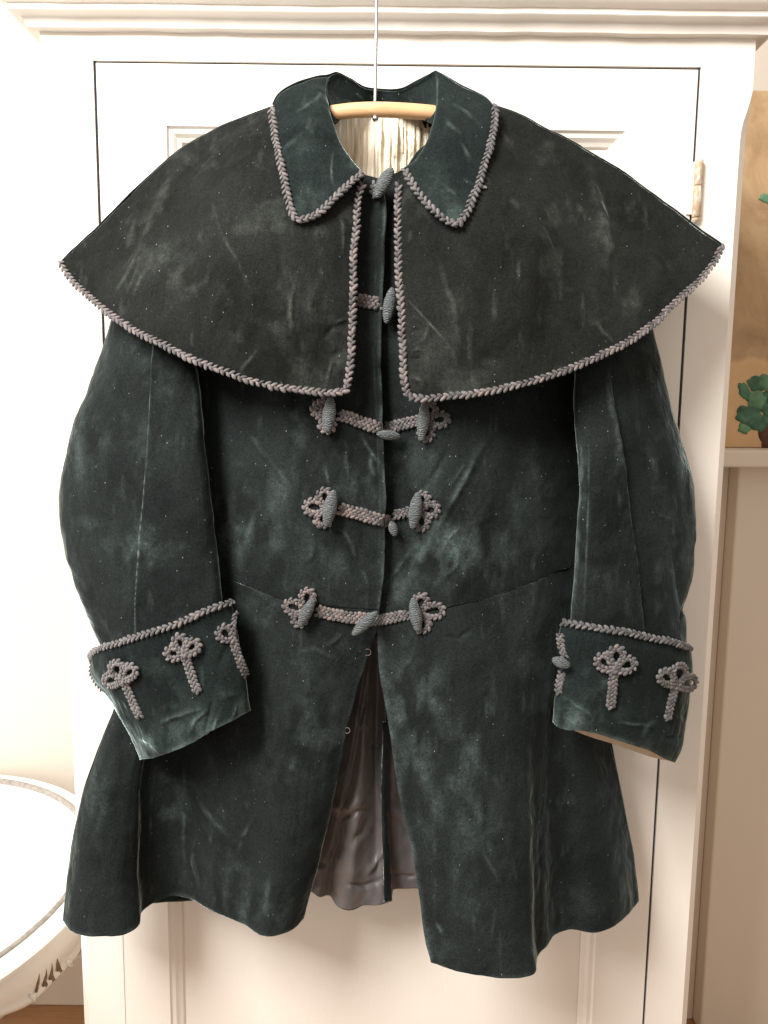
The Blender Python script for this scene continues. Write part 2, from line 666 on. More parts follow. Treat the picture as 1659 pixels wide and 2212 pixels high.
# old paint: edges not quite straight
wob = fbm(cv * np.array([1, 1, 0.3]), 24, 3, 3) * 0.0007
cv[:, 2] += wob
cv[:, 1] += np.where(np.abs(cv[:, 1]) < 0.07, wob * 0.6, 0)
me = np_mesh(cv, grid_quads(len(ring), len(prof), False, True))
oc = link('cornice', me, PAINT, ward, True)
me.set_sharp_from_angle(angle=math.radians(28))
ztop = zt + 0.036
box('top_board', XL + 0.004, XR - 0.004, 0.006, DEP - 0.004, CZ + 0.0305, ztop - 0.001, PAINT, ward, 0)

# door: frame round two recessed panels, inset between the stiles
pU = [float(P(360, 300, 0.)[0]), float(P(1350, 300, 0.)[0]), float(P(860, 277, 0.)[2])]
pB = [float(P(366, 2100, 0.)[0]), float(P(1284, 2100, 0.)[0])]
DB = 0.203
door = box('door', DL + 0.0012, DR - 0.0012, 0.018, 0.026, DB, DT - 0.001, PAINT, ward, 0)
zm0, zm1 = 1.02, 1.10
zb0 = 0.33


def dbox(name, x0, x1, z0, z1):
    return box(name, x0, x1, 0.0004, 0.0179, z0, z1, PAINT, door, 0.0002, 1)


dbox('door_rail', DL + 0.0012, DR - 0.0012, pU[2], DT - 0.001)
dbox('door_rail', DL + 0.0012, DR - 0.0012, zm0, zm1)
dbox('door_rail', DL + 0.0012, DR - 0.0012, DB, zb0)
for (x0, x1, z0, z1) in ((pU[0], pU[1], zm1, pU[2]), (pB[0], pB[1], zb0, zm0)):
    dbox('door_stile', DL + 0.0012, x0, z0 + 0.00005, z1 - 0.00005)
    dbox('door_stile', x1, DR - 0.0012, z0 + 0.00005, z1 - 0.00005)
    # sloped moulding round the recess, then the field
    pr = [(0.0, 0.0012), (0.002, 0.0042), (0.007, 0.0052), (0.011, 0.0095), (0.0155, 0.0122), (0.0175, 0.0162), (0.019, 0.0165)]
    v = []; f = []
    for (i_, d_) in pr:
        v += [(x0 + i_, d_, z0 + i_), (x1 - i_, d_, z0 + i_), (x1 - i_, d_, z1 - i_), (x0 + i_, d_, z1 - i_)]
    for k in range(len(pr) - 1):
        for j in range(4):
            a = k * 4 + j; b2 = k * 4 + (j + 1) % 4
            f.append((a, b2, b2 + 4, a + 4))
    poly_mesh('panel_moulding', v, f, PAINT, door, False)
    box('door_panel', x0 + 0.0185, x1 - 0.0185, 0.0155, 0.0178, z0 + 0.0185, z1 - 0.0185, PAINT, door, 0)
    # hidden dark sheet standing for shade in the gap between door and frame
box('gap_shade_sheet', DL - 0.012, DR + 0.012, 0.0330, 0.036, 0.11, CZ + 0.02, DARK_GAP, ward, 0)

# added strips put the crack's shade into colour: dark, but pale low left
box('crack_tone_strip', DL - 0.0023, DL + 0.0011, 0.0030, 0.0170, 0.95, DT + 0.0019, DARK_GAP, ward, 0)
box('crack_tone_strip', DL - 0.0023, DL + 0.0011, 0.0012, 0.0170, DB, 0.9499, PAINT, ward, 0)
box('crack_tone_strip', DR - 0.0011, DR + 0.0021, 0.0030, 0.0170, DB, DT + 0.0019, DARK_GAP, ward, 0)
box('crack_tone_strip', DL + 0.0012, DR - 0.0012, 0.0040, 0.0170, DT - 0.0009, DT + 0.0019, DARK_GAP, ward, 0)

# hinge: two knuckles and a leaf, paint rubbed through to brown
HMAT, nt_, b_ = mat('rubbed_hinge')
cc = ramp(nt_, noise(nt_, coords(nt_, (1, 1, 0.45)), 150, 5, 0.7, 0.5), [(0.36, (0.72, 0.66, 0.57)), (0.50, (0.40, 0.28, 0.18))])
nt_.links.new(cc, b_.inputs['Base Color'])
b_.inputs['Roughness'].default_value = 0.55
bump(nt_, b_, noise(nt_, coords(nt_), 180, 4), 0.3, 0.001)


def lathe(name, pr, cx, cy, cz, m, parent, n=24, axis='Z', sharp=None):
    v = []
    for (r, z) in pr:
        for k in range(n):
            a = 2 * math.pi * k / n
            v.append((cx + r * math.cos(a), cy + r * math.sin(a), cz + z))
    q = grid_quads(len(pr), n, True)
    me = np_mesh(np.array(v), q)
    o = link(name, me, m, parent, True)
    if sharp: me.set_sharp_from_angle(angle=math.radians(sharp))
    return o


hx = float(P(1514, 345, -0.004)[0]) - 0.002
hz1 = float(P(1512, 345, -0.004)[2]); hz0 = float(P(1506, 470, -0.004)[2]); hzm = float(P(1510, 402, -0.004)[2])
hinge = box('hinge', hx - 0.012, hx + 0.002, -0.0026, 0.0003, hz0 + 0.004, hz1 - 0.002, PAINT, ward, 0.0006)
r_ = 0.0052
lathe('knuckle', [(0.0005, -0.001), (r_ * 0.8, 0), (r_, 0.0012), (r_, hzm - hz0 - 0.0012), (r_ * .9, hzm - hz0 - 0.0002), (0.0005, hzm - hz0 - 0.0001)], hx, -0.004, hz0, HMAT, hinge)
lathe('knuckle', [(0.0005, 0.0001), (r_ * .9, 0.0002), (r_, 0.0012), (r_, hz1 - hzm - 0.0012), (r_ * .8, hz1 - hzm), (0.0005, hz1 - hzm + 0.001)], hx, -0.004, hzm, HMAT, hinge)
lathe('finial', [(0.0005, -0.0065), (0.0025, -0.006), (0.0042, -0.0035), (0.0042, -0.0012), (0.003, -0.0005)], hx, -0.004, hz0, HMAT, hinge)

# ================================================================== TABLE
TZ = 0.56
tp = [(0, 2870), (60, 2836), (120, 2792), (185, 2730)]
R_T = 0.40
# the outermost point of the rim, as the photograph shows it, fixes the circle
pts = np.array([[P(a * .7373, b * .7373, float(YZ(a * .7373, b * .7373, TZ)))[k] for k in range(3)] for a, b in tp])
A_ = np.column_stack([2 * pts[:, 0], 2 * pts[:, 1], np.ones(len(pts))])
TC = np.array([pts[:, 0].max() + 0.002 - R_T, 0.165])
tab = empty('round_table', (TC[0], TC[1], 0.0125), 'white painted round tray-top table with carved apron, beside the wardrobe', 'table')
TP = [(0.0005, -0.006), (0.20, -0.006), (R_T - 0.037, -0.006), (R_T - 0.033, -0.005), (R_T - 0.030, -0.001), (R_T - 0.0265, 0.0005), (R_T - 0.024, 0.0),
      (R_T - 0.012, 0.0), (R_T - 0.004, -0.002), (R_T, -0.008), (R_T - 0.001, -0.014), (R_T - 0.007, -0.0185), (R_T - 0.012, -0.0195), (R_T - 0.014, -0.022), (R_T - 0.03, -0.024), (0.0005, -0.024)]
TP = TP[::-1]
lathe('table_top', TP, TC[0], TC[1], TZ, PAINT_TABLE, tab, 128, sharp=40)
RIMM = simple('shaded_grey_rim', (0.26, 0.235, 0.21), 0.5, 0, 0.4, 120, 0.3, 0.3)  # grey puts the rim's shaded side into its colour
rp = [(R_T - 0.036, -0.0055), (R_T - 0.0365, 0.0030), (R_T - 0.0340, 0.0050), (R_T - 0.0310, 0.0050), (R_T - 0.0285, 0.0030), (R_T - 0.028, 0.0)]
lathe('tray_rim', rp[::-1], TC[0], TC[1], TZ, RIMM, tab, 128, sharp=40)
# apron with scalloped lower edge
NA = 360
rows = 16
av = []
for i in range(rows):
    t = i / (rows - 1)
    for k in range(NA):
        a = 2 * math.pi * k / NA
        low = -0.100 - 0.016 * math.cos(a * 6 + 0.5) - 0.004 * math.cos(a * 18)
        z = -0.024 + (low + 0.024) * t
        r = R_T - 0.022 + 0.014 * math.sin(t * math.pi) * (1 - t * 0.5) - 0.010 * t + (0.006 if t > 0.86 else 0)
        av.append((TC[0] + r * math.cos(a), TC[1] + r * math.sin(a), TZ + z))
me = np_mesh(np.array(av), grid_quads(rows, NA, True, True))
ap = link('apron', me, PAINT_TABLE, tab)
s_ = ap.modifiers.new('solid', 'SOLIDIFY'); s_.thickness = 0.016; s_.offset = -1
register('apron', np.concatenate([np.array(av).reshape(rows, NA, 3), np.array(av).reshape(rows, NA, 3)[:, :1]], 1), 1)
for k in range(3):
    a = math.radians((-95, 85, 175)[k])
    lv = []
    lr = [(R_T - 0.03, -0.03, 0.030), (R_T - 0.02, -0.10, 0.034), (R_T - 0.012, -0.16, 0.027), (R_T - 0.04, -0.26, 0.019), (R_T - 0.075, -0.36, 0.015), (R_T - 0.075, -0.45, 0.0135), (R_T - 0.05, -0.51, 0.015), (R_T - 0.03, -TZ + 0.020, 0.018), (R_T - 0.03, -TZ + 0.0125, 0.018)]
    for (r, z, w_) in lr:
        for j in range(14):
            b2 = 2 * math.pi * j / 14
            rr = r + w_ * math.cos(b2)
            tt = w_ * math.sin(b2)
            lv.append((TC[0] + rr * math.cos(a) - tt * math.sin(a), TC[1] + rr * math.sin(a) + tt * math.cos(a), TZ + z))
    o = link('leg', np_mesh(np.array(lv), grid_quads(len(lr), 14, True)), PAINT_TABLE, tab)


def blob_on(name, outline, surf, lift, mt, parent, dome=0.0016):
    """a small carved shape lying on a surface, outlined in photograph pixels (2250 wide)"""
    c = np.mean(outline, axis=0)
    v = []; f = []
    n = len(outline)
    last = cast(c[0] * .7373, c[1] * .7373, surf)
    for (s, h) in ((1.0, 0.0), (1.0, lift), (0.75, lift + dome * .7), (0.35, lift + dome)):
        for q in outline:
            p = c + (np.array(q) - c) * s
            hit = cast(p[0] * .7373, p[1] * .7373, surf)
            if hit is None: hit = last
            if hit is None: return None
            last = hit
            v.append(tuple(hit[0] + hit[1] * h))
    for k in range(3):
        for j in range(n):
            f.append((k * n + j, k * n + (j + 1) % n, (k + 1) * n + (j + 1) % n, (k + 1) * n + j))
    f.append(tuple(3 * n + j for j in range(n)))
    return poly_mesh(name, v, f, mt, parent, True)


for o_ in ([(108, 2922), (112, 2895), (120, 2866), (121, 2885), (118, 2905), (114, 2922)],
           [(130, 2905), (131, 2890), (141, 2852), (143, 2870), (139, 2885), (145, 2900), (139, 2909)],
           [(149, 2886), (150, 2870), (157, 2836), (160, 2852), (160, 2868), (167, 2884), (158, 2892)],
           [(171, 2860), (169, 2840), (172, 2822), (179, 2835), (183, 2850), (188, 2858), (181, 2866)]):
    blob_on('carved_leaf', np.array(o_, float) + np.array([-5., -14.]), ['apron'], 0.0006, ORN, ap, 0.0008)
for (ex, ey, rx, ry) in ((95, 2920, 10, 13), (203, 2826, 10, 13)):
    a = np.linspace(0, 2 * math.pi, 13)[:-1]
    blob_on('carved_bead', np.column_stack([ex + rx * np.cos(a) + 4 * np.sin(a), ey + ry * np.sin(a)]), ['apron'], 0.001, PAINT_TABLE, ap, 0.003)

# ================================================================== CANVAS
PY = 0.57
pt0 = P(1600, 972, PY); pt1 = P(1700, 203, PY)
CMAT, nt_, b_ = mat('oil_painted_canvas')
vv = coords(nt_)
nn = noise(nt_, vv, 7, 6, 0.65, 0.8)
c = ramp(nt_, nn, [(0.30, (0.26, 0.155, 0.075)), (0.50, (0.40, 0.265, 0.14)), (0.70, (0.48, 0.36, 0.20))])
sepz = nt_.nodes.new('ShaderNodeSeparateXYZ'); nt_.links.new(vv, sepz.inputs[0])
zf = math_n(nt_, 'ADD', sepz.outputs[2], math_n(nt_, 'MULTIPLY', noise(nt_, vv, 16, 4), 0.05))
zedge = float(P(1600, 775, PY)[2]) + 0.025
low = ramp(nt_, math_n(nt_, 'SUBTRACT', math_n(nt_, 'MULTIPLY', zf, 12), zedge * 12 - 0.5), [(0.42, 1.0), (0.58, 0.0)])
c = mix(nt_, low, c, ramp(nt_, nn, [(0.3, (0.52, 0.32, 0.15)), (0.7, (0.62, 0.43, 0.23))]))
nt_.links.new(c, b_.inputs['Base Color'])
b_.inputs['Roughness'].default_value = 0.7
bump(nt_, b_, noise(nt_, coords(nt_), 300, 3), 0.25, 0.001)
LEAFM = simple('green_oil_paint', (0.05, 0.125, 0.075), 0.6, 0, 0.3, 55, 0.45, 0.5, 0.001)
LEAFL = simple('pale_green_oil_paint', (0.10, 0.21, 0.12), 0.6, 0, 0.3, 55, 0.35, 0.5, 0.001)
POTM = simple('brown_oil_paint', (0.085, 0.035, 0.022), 0.6, 0, 0.3, 40, 0.3, 0.4)
px0 = float(P(1572, 968, PY)[0])-0.03
canvas = box('painted_canvas', px0, px0 + 0.62, PY - 0.016, PY, LZ + 0.0008, float(pt1[2]), CMAT, None, 0.002)
canvas.location = (0, 0, 0)
tag(canvas, 'unframed oil painting of a leafy potted plant on a brown ground, standing on the ledge', 'painting')


def daub(name, pts_, mt, off):
    w_ = np.array([P(a * .7373, b * .7373, PY - 0.016) for a, b in pts_])
    n = len(w_)
    c0 = w_.mean(0)
    v = [tuple(p + np.array([0, 0.0005, 0])) for p in w_] + [tuple(p - np.array([0, off, 0])) for p in w_] + [tuple(c0 + (p - c0) * .6 - np.array([0, off + 0.0006, 0])) for p in w_]
    f = []
    for k in range(2):
        for j in range(n):
            f.append((k * n + j, k * n + (j + 1) % n, (k + 1) * n + (j + 1) % n, (k + 1) * n + j))
    f.append(tuple(2 * n + j for j in range(n)))
    return poly_mesh(name, v, f, mt, canvas, True)


def leafshape(cx, cy, rx, ry, rot, seed):
    rs = np.random.default_rng(seed)
    a = np.linspace(0, 2 * math.pi, 41)[:-1]
    r = 1 + 0.09 * np.sin(a * 5 + seed) + 0.05 * np.sin(a * 9 + 2 * seed) + 0.012 * rs.standard_normal(40)
    x = rx * r * np.cos(a); y = ry * r * np.sin(a)
    c_, s__ = math.cos(rot), math.sin(rot)
    return np.column_stack([cx + x * c_ - y * s__, cy + x * s__ + y * c_])


daub('painted_pot', leafshape(2268, 1275, 46, 52, 0, 3), POTM, 0.0006)
for k, (cx, cy, rx, ry, ro, m_) in enumerate([(2182, 1148, 16, 30, -0.5, LEAFM), (2215, 1125, 26, 22, 0.5, LEAFM), (2248, 1120, 30, 24, 0.2, LEAFL),
                                              (2195, 1218, 40, 30, 0.25, LEAFM), (2216, 1172, 26, 28, 0.2, LEAFL), (2252, 1185, 32, 38, -0.3, LEAFM), (2182, 1252, 18, 20, 0.8, LEAFL), (2225, 1240, 30, 22, -0.3, LEAFM),
                                              (2250, 582, 26, 14, 0.1, LEAFL), (2290, 1150, 40, 60, 0.2, LEAFM)]):
    daub('painted_leaf', leafshape(cx, cy, rx, ry, ro, k + 5), m_, 0.0008 + 0.0004 * (k % 5))

# ================================================================== HANGER
HY = -0.080
hp = fill([(405, 335), (480, 300), (560, 268), (640, 250), (712, 245), (760, 239), (810, 237), (870, 239), (942, 245), (1010, 254), (1085, 272), (1165, 300), (1245, 332)], [(0, HY + 0.012), (0.5, HY), (1, HY + 0.012)])
hp = resample(hp, 70)
hw = P(hp[:, 0], hp[:, 1], hp[:, 2])
hang = empty('coat_hanger', tuple(P(810, 237, HY)), 'pale wooden coat hanger on a long steel hook, inside the coat collar', 'hanger')


def tube(path, rx, ry, n=12, up=(0, 0, 1), caps=True):
    """swept tube: rx sideways, ry along up"""
    path = np.asarray(path, float)
    rx = np.broadcast_to(rx, len(path)); ry = np.broadcast_to(ry, len(path))
    t = np.gradient(path, axis=0)
    t /= np.linalg.norm(t, axis=1, keepdims=True)
    up = np.broadcast_to(np.asarray(up, float), t.shape)
    s = np.cross(t, up); s /= np.linalg.norm(s, axis=1, keepdims=True) + 1e-9
    u2 = np.cross(s, t)
    a = np.linspace(0, 2 * np.pi, n + 1)[:-1]
    v = path[:, None] + s[:, None] * (rx[:, None] * np.cos(a))[..., None] + u2[:, None] * (ry[:, None] * np.sin(a))[..., None]
    v = v.reshape(-1, 3)
    q = grid_quads(len(path), n, True)
    if caps:
        v = np.concatenate([v, path[:1], path[-1:]])
        i0 = len(v) - 2; i1 = len(v) - 1
        b0 = (len(path) - 1) * n
        ca = [[i0, (k + 1) % n, k, k] for k in range(n)]
        cb = [[i1, b0 + k, b0 + (k + 1) % n, b0 + (k + 1) % n] for k in range(n)]
        tri = [c_[:3] for c_ in ca] + [c_[:3] for c_ in cb]
    else:
        tri = []
    return v, q, tri


def tube_obj(name, path, rx, ry, mt, parent, n=12, up=(0, 0, 1)):
    v, q, tri = tube(path, rx, ry, n, up)
    me = bpy.data.meshes.new('mesh')
    me.from_pydata([tuple(a) for a in v], [], [tuple(int(i) for i in f) for f in q] + [tuple(int(i) for i in f) for f in tri])
    me.update()
    return link(name, me, mt, parent, True)


tt = np.linspace(0, 1, 70)
end = np.sqrt(np.clip(1 - (np.abs(tt * 2 - 1)) ** 14, 0.02, 1))
tube_obj('hanger_bar', hw, 0.0075 * end, 0.0082 * end, HANGER_WOOD, hang, 16)
wp = [tuple(P(810, 230, HY)), tuple(P(812, 120, HY)), tuple(P(813, 20, HY))]
zt2 = ztop + 0.012
xw = wp[-1][0]
path = [wp[0], wp[1], wp[2], (xw, HY, zt2 - 0.006)]
for a in np.linspace(0, math.pi, 12):
    path.append((xw, HY + 0.045 - 0.045 * math.cos(a), zt2 - 0.006 + 0.038 * math.sin(a)))
path.append((xw, HY + 0.090, zt2 - 0.013))
tube_obj('hook', resample(np.array(path), 90), 0.0020, 0.0020, STEEL, hang, 12, (1, 0, 0))
cn = P(811, 256, HY - 0.001)
lathe('nut', [(0.0004, -0.003), (0.0028, -0.0028), (0.0036, -0.001), (0.0036, 0.0025), (0.0004, 0.003)], cn[0], cn[1], cn[2], STEEL, hang, 16)

# ================================================================== COAT
coat = empty('velvet_coat', (0.0, -0.09, float(P(560, 2020, -0.13)[2])), 'dark green velvet coat with braid-edged shoulder cape, hanging on the wooden hanger', 'coat')
HEMZ = CAM_H - 0.630


def hem(pts_, z=HEMZ):
    p = np.asarray(pts_, float)
    return np.column_stack([p, YZ(p[:, 0], p[:, 1], z)])


def cloth(name, G, mt, creases=(), steps=(), seed=0, amp=0.0012, blot=0.22, thick=0.003, wrap=False, mats2=None, gain=1.0, edges=None, parent=None, noise_sc=14, spots=(), macro=0.0045):
    """G: (n, m, 3) of photograph pixels and depth -> thick cloth mesh"""
    # hand-cut edges: a slight wander of every outline
    W0 = P(G[..., 0], G[..., 1], G[..., 2])
    G = G.copy()
    G[..., 0] += 1.3 * fbm(W0 * np.array([1, 0.2, 1]), 34, 3, 71)
    G[..., 1] += 1.5 * fbm(W0 * np.array([1, 0.2, 1]), 34, 3, 83)
    W = P(G[..., 0], G[..., 1], G[..., 2])
    px, py = G[..., 0], G[..., 1]
    Nn = normals(W)
    if not wrap:
        flip = Nn[..., 1].mean() > 0
        if flip: Nn = -Nn
    else:
        cen = W.mean(axis=1, keepdims=True)
        flip = ((W - cen) * Nn).sum(-1).mean() < 0
        if flip: Nn = -Nn
    disp = amp * fbm(W * np.array([1, 0.6, 0.7]), noise_sc, 3, seed)
    # slow, long folds and small rumples, fading out at the cut edges
    n_, m_ = px.shape
    ev = np.clip(np.minimum(np.arange(n_), n_ - 1 - np.arange(n_)) / (0.12 * n_), 0, 1)[:, None]
    eu = np.ones((1, m_)) if wrap else np.clip(np.minimum(np.arange(m_), m_ - 1 - np.arange(m_)) / (0.12 * m_), 0, 1)[None, :]
    disp += macro * fbm(W * np.array([1.5, 1.0, 0.38]), 9, 2, seed + 41) * ev * eu
    disp += amp * 0.35 * fbm(W, 60, 2, seed + 31)
    wear_sheen = np.clip(fbm(W, 22, 4, seed + 11, 0.62) - 0.42, 0, 1) * blot
    wear_sheen += np.clip(fbm(W * np.array([1.6, 1, 0.5]), 50, 3, seed + 17, 0.6) - 0.70, 0, 1) * blot * 1.2
    jx = 4.5 * fbm(W, 38, 2, seed + 61); jy = 4.5 * fbm(W, 38, 2, seed + 67)
    for (line, sg, dmm, wr) in creases:
        straight = wr > 1 or sg < 2.3
        d, sd, al = seg_dist(px + (0 if straight else jx), py + (0 if straight else jy), line)
        fade = np.clip(np.minimum(al, 1 - al) * (9 if wr > 1 else 2.6), 0.0, 1)
        g = np.exp(-(d / sg) ** 2)
        g2 = np.exp(-(d / (sg * 0.55 + 0.8)) ** 2)
        brk = 1.0 if wr > 1 else 0.60 + 0.75 * fbm(W, 75, 2, seed + 5)
        disp += dmm * 0.001 * g * fade
        wear_sheen += 1.1 * wr * g2 * np.clip(fade, 0, 1) * np.clip(brk, 0.08, 1.1)
    for (line, soft, dmm) in steps:
        d, sd, al = seg_dist(px, py, line)
        fade = np.clip(np.minimum(al, 1 - al) * 8, 0.0, 1)
        x = np.clip(d * sd / soft * 0.5 + 0.5, 0, 1)
        fall = np.exp(-np.clip(d * (sd > 0), 0, None) / 60.0)
        disp += dmm * 0.001 * (x * x * (3 - 2 * x)) * fade * fall
    for (sx, sy, rx, ry, wr) in spots:
        g = np.exp(-((px - sx) / rx) ** 2 - ((py - sy) / ry) ** 2)
        wear_sheen += 0.85 * wr * g * np.clip(0.45 + 0.9 * fbm(W * np.array([1.4, 1, 0.7]), 42, 3, seed + 23, 0.5), 0, 1.3)
    if edges is not None:
        # pale edges: rubbing, plus painted sheen along a skirt opening
        for (axis, idx, width, wr) in edges:
            n, m = px.shape
            if axis == 'c':
                k = np.abs(np.arange(m) - (idx % m))[None, :] * np.ones((n, 1))
            else:
                k = np.abs(np.arange(n) - (idx % n))[:, None] * np.ones((1, m))
            wear_sheen += wr * np.exp(-(k / width) ** 2) * np.clip(0.55 + 0.8 * vnoise(W, 60, seed + 3), 0.1, 1.2)
    W = W + Nn * disp[..., None]
    me = np_mesh(W.reshape(-1, 3), grid_quads(W.shape[0], W.shape[1], wrap, flip), {'wear_sheen': np.clip(wear_sheen * gain, 0, 1)})
    o = link(name, me, [mt] + ([mats2] if mats2 else []), parent or coat, True)
    if thick:
        s = o.modifiers.new('thickness', 'SOLIDIFY')
        s.thickness = thick
        s.offset = -1
        if mats2:
            s.material_offset = 1
            s.material_offset_rim = 0
    return o, W


# ---------------------------------------------------------------- body
waistL = [(820, 1318), (720, 1312), (610, 1297), (540, 1270), (478, 1245), (390, 1222), (300, 1215)]
waistL = fill(waistL, [(0, -0.140), (0.35, -0.142), (0.55, -0.125), (0.68, -0.100), (1, -0.050)])
innerL = fill([(822, 388), (832, 430), (829, 540), (826, 640), (822, 760), (826, 860), (828, 950), (833, 1050), (833, 1120), (830, 1220), (820, 1318)], [(0, -0.120), (0.25, -0.138), (0.6, -0.150), (1, -0.140)])
outerL = fill([(430, 335), (385, 600), (345, 860), (325, 1100), (300, 1215)], [(0, -0.072), (0.3, -0.055), (1, -0.050)])
topL = fill([(822, 388), (785, 375), (740, 335), (700, 290), (640, 268), (540, 290), (430, 335)], [(0, -0.120), (0.3, -0.10), (0.6, -0.085), (1, -0.072)])
G = coons(topL, waistL, innerL, outerL, 330, 190)
u = np.linspace(0, 1, 190)[None, :]; v = np.linspace(0, 1, 330)[:, None]
G[..., 2] -= 0.018 * np.sin(np.pi * np.clip(u * 1.25, 0, 1)) * np.sin(np.pi * np.clip(v, 0, 1)) ** 0.8
crBL = [([(744, 950), (748, 1000), (754, 1045)], 4, 1.2, .50), ([(778, 935), (790, 965), (808, 990), (824, 1003)], 4, 1.6, .65), ([(796, 980), (800, 1005), (812, 1030)], 5, 1.0, .5),
        ([(545, 938), (565, 965), (598, 1015)], 6, 1.5, .55), ([(600, 1010), (625, 1050)], 6, 1, .35), ([(700, 1000), (715, 1060)], 5, 1.5, .3),
        ([(740, 1140), (760, 1180), (770, 1215)], 5, 1.4, .45), ([(690, 1160), (650, 1230)], 8, 1.6, .25), ([(780, 1225), (800, 1265)], 4, 1.2, .4), ([(815, 430), (811, 540), (809, 640), (806, 760), (811, 860), (815, 950), (819, 1050), (819, 1120), (816, 1220), (806, 1310)], 2.2, -1.2, .22),
        ([(560, 1100), (530, 1180), (520, 1240)], 12, 2, .2), ([(640, 930), (620, 1040)], 14, -2, .0), ([(480, 1248), (540, 1272), (608, 1298)], 2.0, -.5, .8)]
oBL, W = cloth('bodice_panel', G, VEL_BODY, crBL, seed=1, amp=0.0016, edges=[('c', 0, 2.2, .55)], spots=[(770, 1060, 60, 50, .45), (540, 1150, 60, 60, .35), (700, 1190, 90, 60, .35), (600, 1060, 70, 50, .3)])
register('bodyL', W)
WBL = W
waistR = [(812, 1335), (900, 1325), (975, 1312), (1060, 1290), (1150, 1260), (1238, 1222), (1310, 1205)]
waistR = fill(waistR, [(0, -0.128), (0.3, -0.142), (0.6, -0.130), (0.82, -0.098), (1, -0.050)])
innerR = fill([(806, 392), (806, 700), (810, 1000), (812, 1335)], [(0, -0.108), (0.3, -0.118), (0.7, -0.126), (1, -0.128)])
outerR = fill([(1220, 335), (1265, 600), (1290, 860), (1305, 1100), (1310, 1205)], [(0, -0.072), (0.3, -0.055), (1, -0.050)])
topR = fill([(806, 392), (830, 384), (875, 362), (910, 320), (960, 285), (1020, 268), (1110, 290), (1220, 335)], [(0, -0.108), (0.3, -0.10), (0.6, -0.085), (1, -0.072)])
G = coons(topR, waistR, innerR, outerR, 330, 190)
G[..., 2] -= 0.026 * np.sin(np.pi * np.clip(u * 1.15, 0, 1)) ** 1.5 * np.sin(np.pi * v) ** 0.8
crBR = [([(1050, 945), (1005, 1030), (970, 1095), (940, 1160)], 9, 3.0, .50), ([(960, 1090), (930, 1160), (895, 1235), (850, 1275)], 14, 1.5, .35), ([(985, 950), (930, 1040), (880, 1090)], 9, -2.5, .08), ([(1010, 990), (965, 1060)], 5, 1.5, .2),
        ([(1010, 1150), (985, 1220), (940, 1270)], 7, 1.5, .3), ([(1000, 1130), (960, 1180)], 5, 1, .35), ([(975, 1312), (1060, 1290), (1150, 1260), (1238, 1222)], 2.0, -.5, .7),
        ([(890, 1180), (860, 1230), (835, 1260)], 6, 1.6, .4), ([(880, 980), (850, 1060)], 12, -3, 0), ([(1150, 930), (1160, 1100)], 16, 2, .12)]
oBR, W = cloth('bodice_panel', G, VEL_BODY, crBR, seed=2, amp=0.0020, spots=[(930, 1200, 70, 60, .55), (990, 1170, 50, 60, .45), (860, 1260, 40, 50, .45), (1100, 1150, 80, 60, .2)])
register('bodyR', W)

hemL = hem([(657, 1985), (640, 2003), (582, 2022), (520, 1995), (455, 1967), (405, 1940), (375, 1936), (350, 1942), (320, 1957), (304, 1972), (299, 1996), (270, 2018), (230, 2023), (185, 2022), (155, 2012), (138, 1988)])
inL = fill([(820, 1318), (812, 1370), (800, 1410), (775, 1480), (750, 1580), (730, 1680), (708, 1780), (690, 1860), (675, 1920), (657, 1985)], [(0, -0.140), (1, float(hemL[0, 2]))])
outL = fill([(300, 1215), (280, 1400), (245, 1540), (220, 1600), (190, 1680), (160, 1800), (145, 1900), (138, 1988)], [(0, -0.050), (1, float(hemL[-1, 2]))])
wt = ([0, .14, .34, .50, .60, .68, .74, 1], [0, .30, .60, .78, .86, .91, .94, 1])
G = coons(waistL, hemL, inL, outL, 340, 300, wtop=wt)
crSL = [([(402, 1630), (396, 1780), (402, 1925)], 5, 1.5, .25), ([(332, 1640), (326, 1780), (322, 1940)], 4, 1.0, .22), ([(556, 1745), (535, 1785), (508, 1850)], 5, 1.2, .4), ([(430, 1720), (470, 1780), (500, 1820)], 7, 1.2, .3),
        ([(570, 1990), (580, 1940), (585, 1900)], 8, 1.5, .25), ([(425, 1800), (418, 1860), (440, 1935)], 5, 2, .35), ([(180, 1690), (165, 1800), (155, 1900)], 12, 1, .22), ([(250, 1600), (225, 1720), (205, 1850)], 20, 1.5, .12),
        ([(600, 1305), (640, 1330), (760, 1345)], 5, -1.5, .1), ([(620, 1420), (680, 1400), (740, 1430)], 6, 1, .2), ([(740, 1370), (700, 1400)], 5, 1.5, .2)]
oSL, W = cloth('skirt_panel', G, VEL_BODY, crSL, seed=3, amp=0.0014, edges=[('c', 0, 2.2, .4), ('r', -1, 3, .35)], spots=[(560, 1960, 60, 40, .4), (480, 1900, 60, 60, .3), (200, 1700, 30, 80, .3), (600, 1650, 80, 70, .2), (680, 1560, 60, 90, .2)])
register('skirtL', W)
WSL = W
hemR = hem([(930, 2080), (980, 2096), (1060, 2110), (1130, 2111), (1154, 2103), (1163, 2062), (1180, 2045), (1195, 2022), (1225, 2009), (1290, 2012), (1335, 1993), (1380, 1948)])
inR = fill([(812, 1335), (817, 1400), (822, 1460), (835, 1540), (850, 1640), (865, 1730), (885, 1820), (903, 1920), (920, 2040), (930, 2080)], [(0, -0.128), (0.25, -0.150), (1, float(hemR[0, 2]))])
outR = fill([(1310, 1205), (1305, 1400), (1322, 1610), (1340, 1700), (1355, 1780), (1370, 1860), (1380, 1948)], [(0, -0.050), (1, float(hemR[-1, 2]))])
wt = ([0, .16, .30, .42, .52, .58, .70, 1], [0, .28, .50, .68, .77, .80, .86, 1])
G = coons(waistR, hemR, inR, outR, 340, 260, wtop=wt)
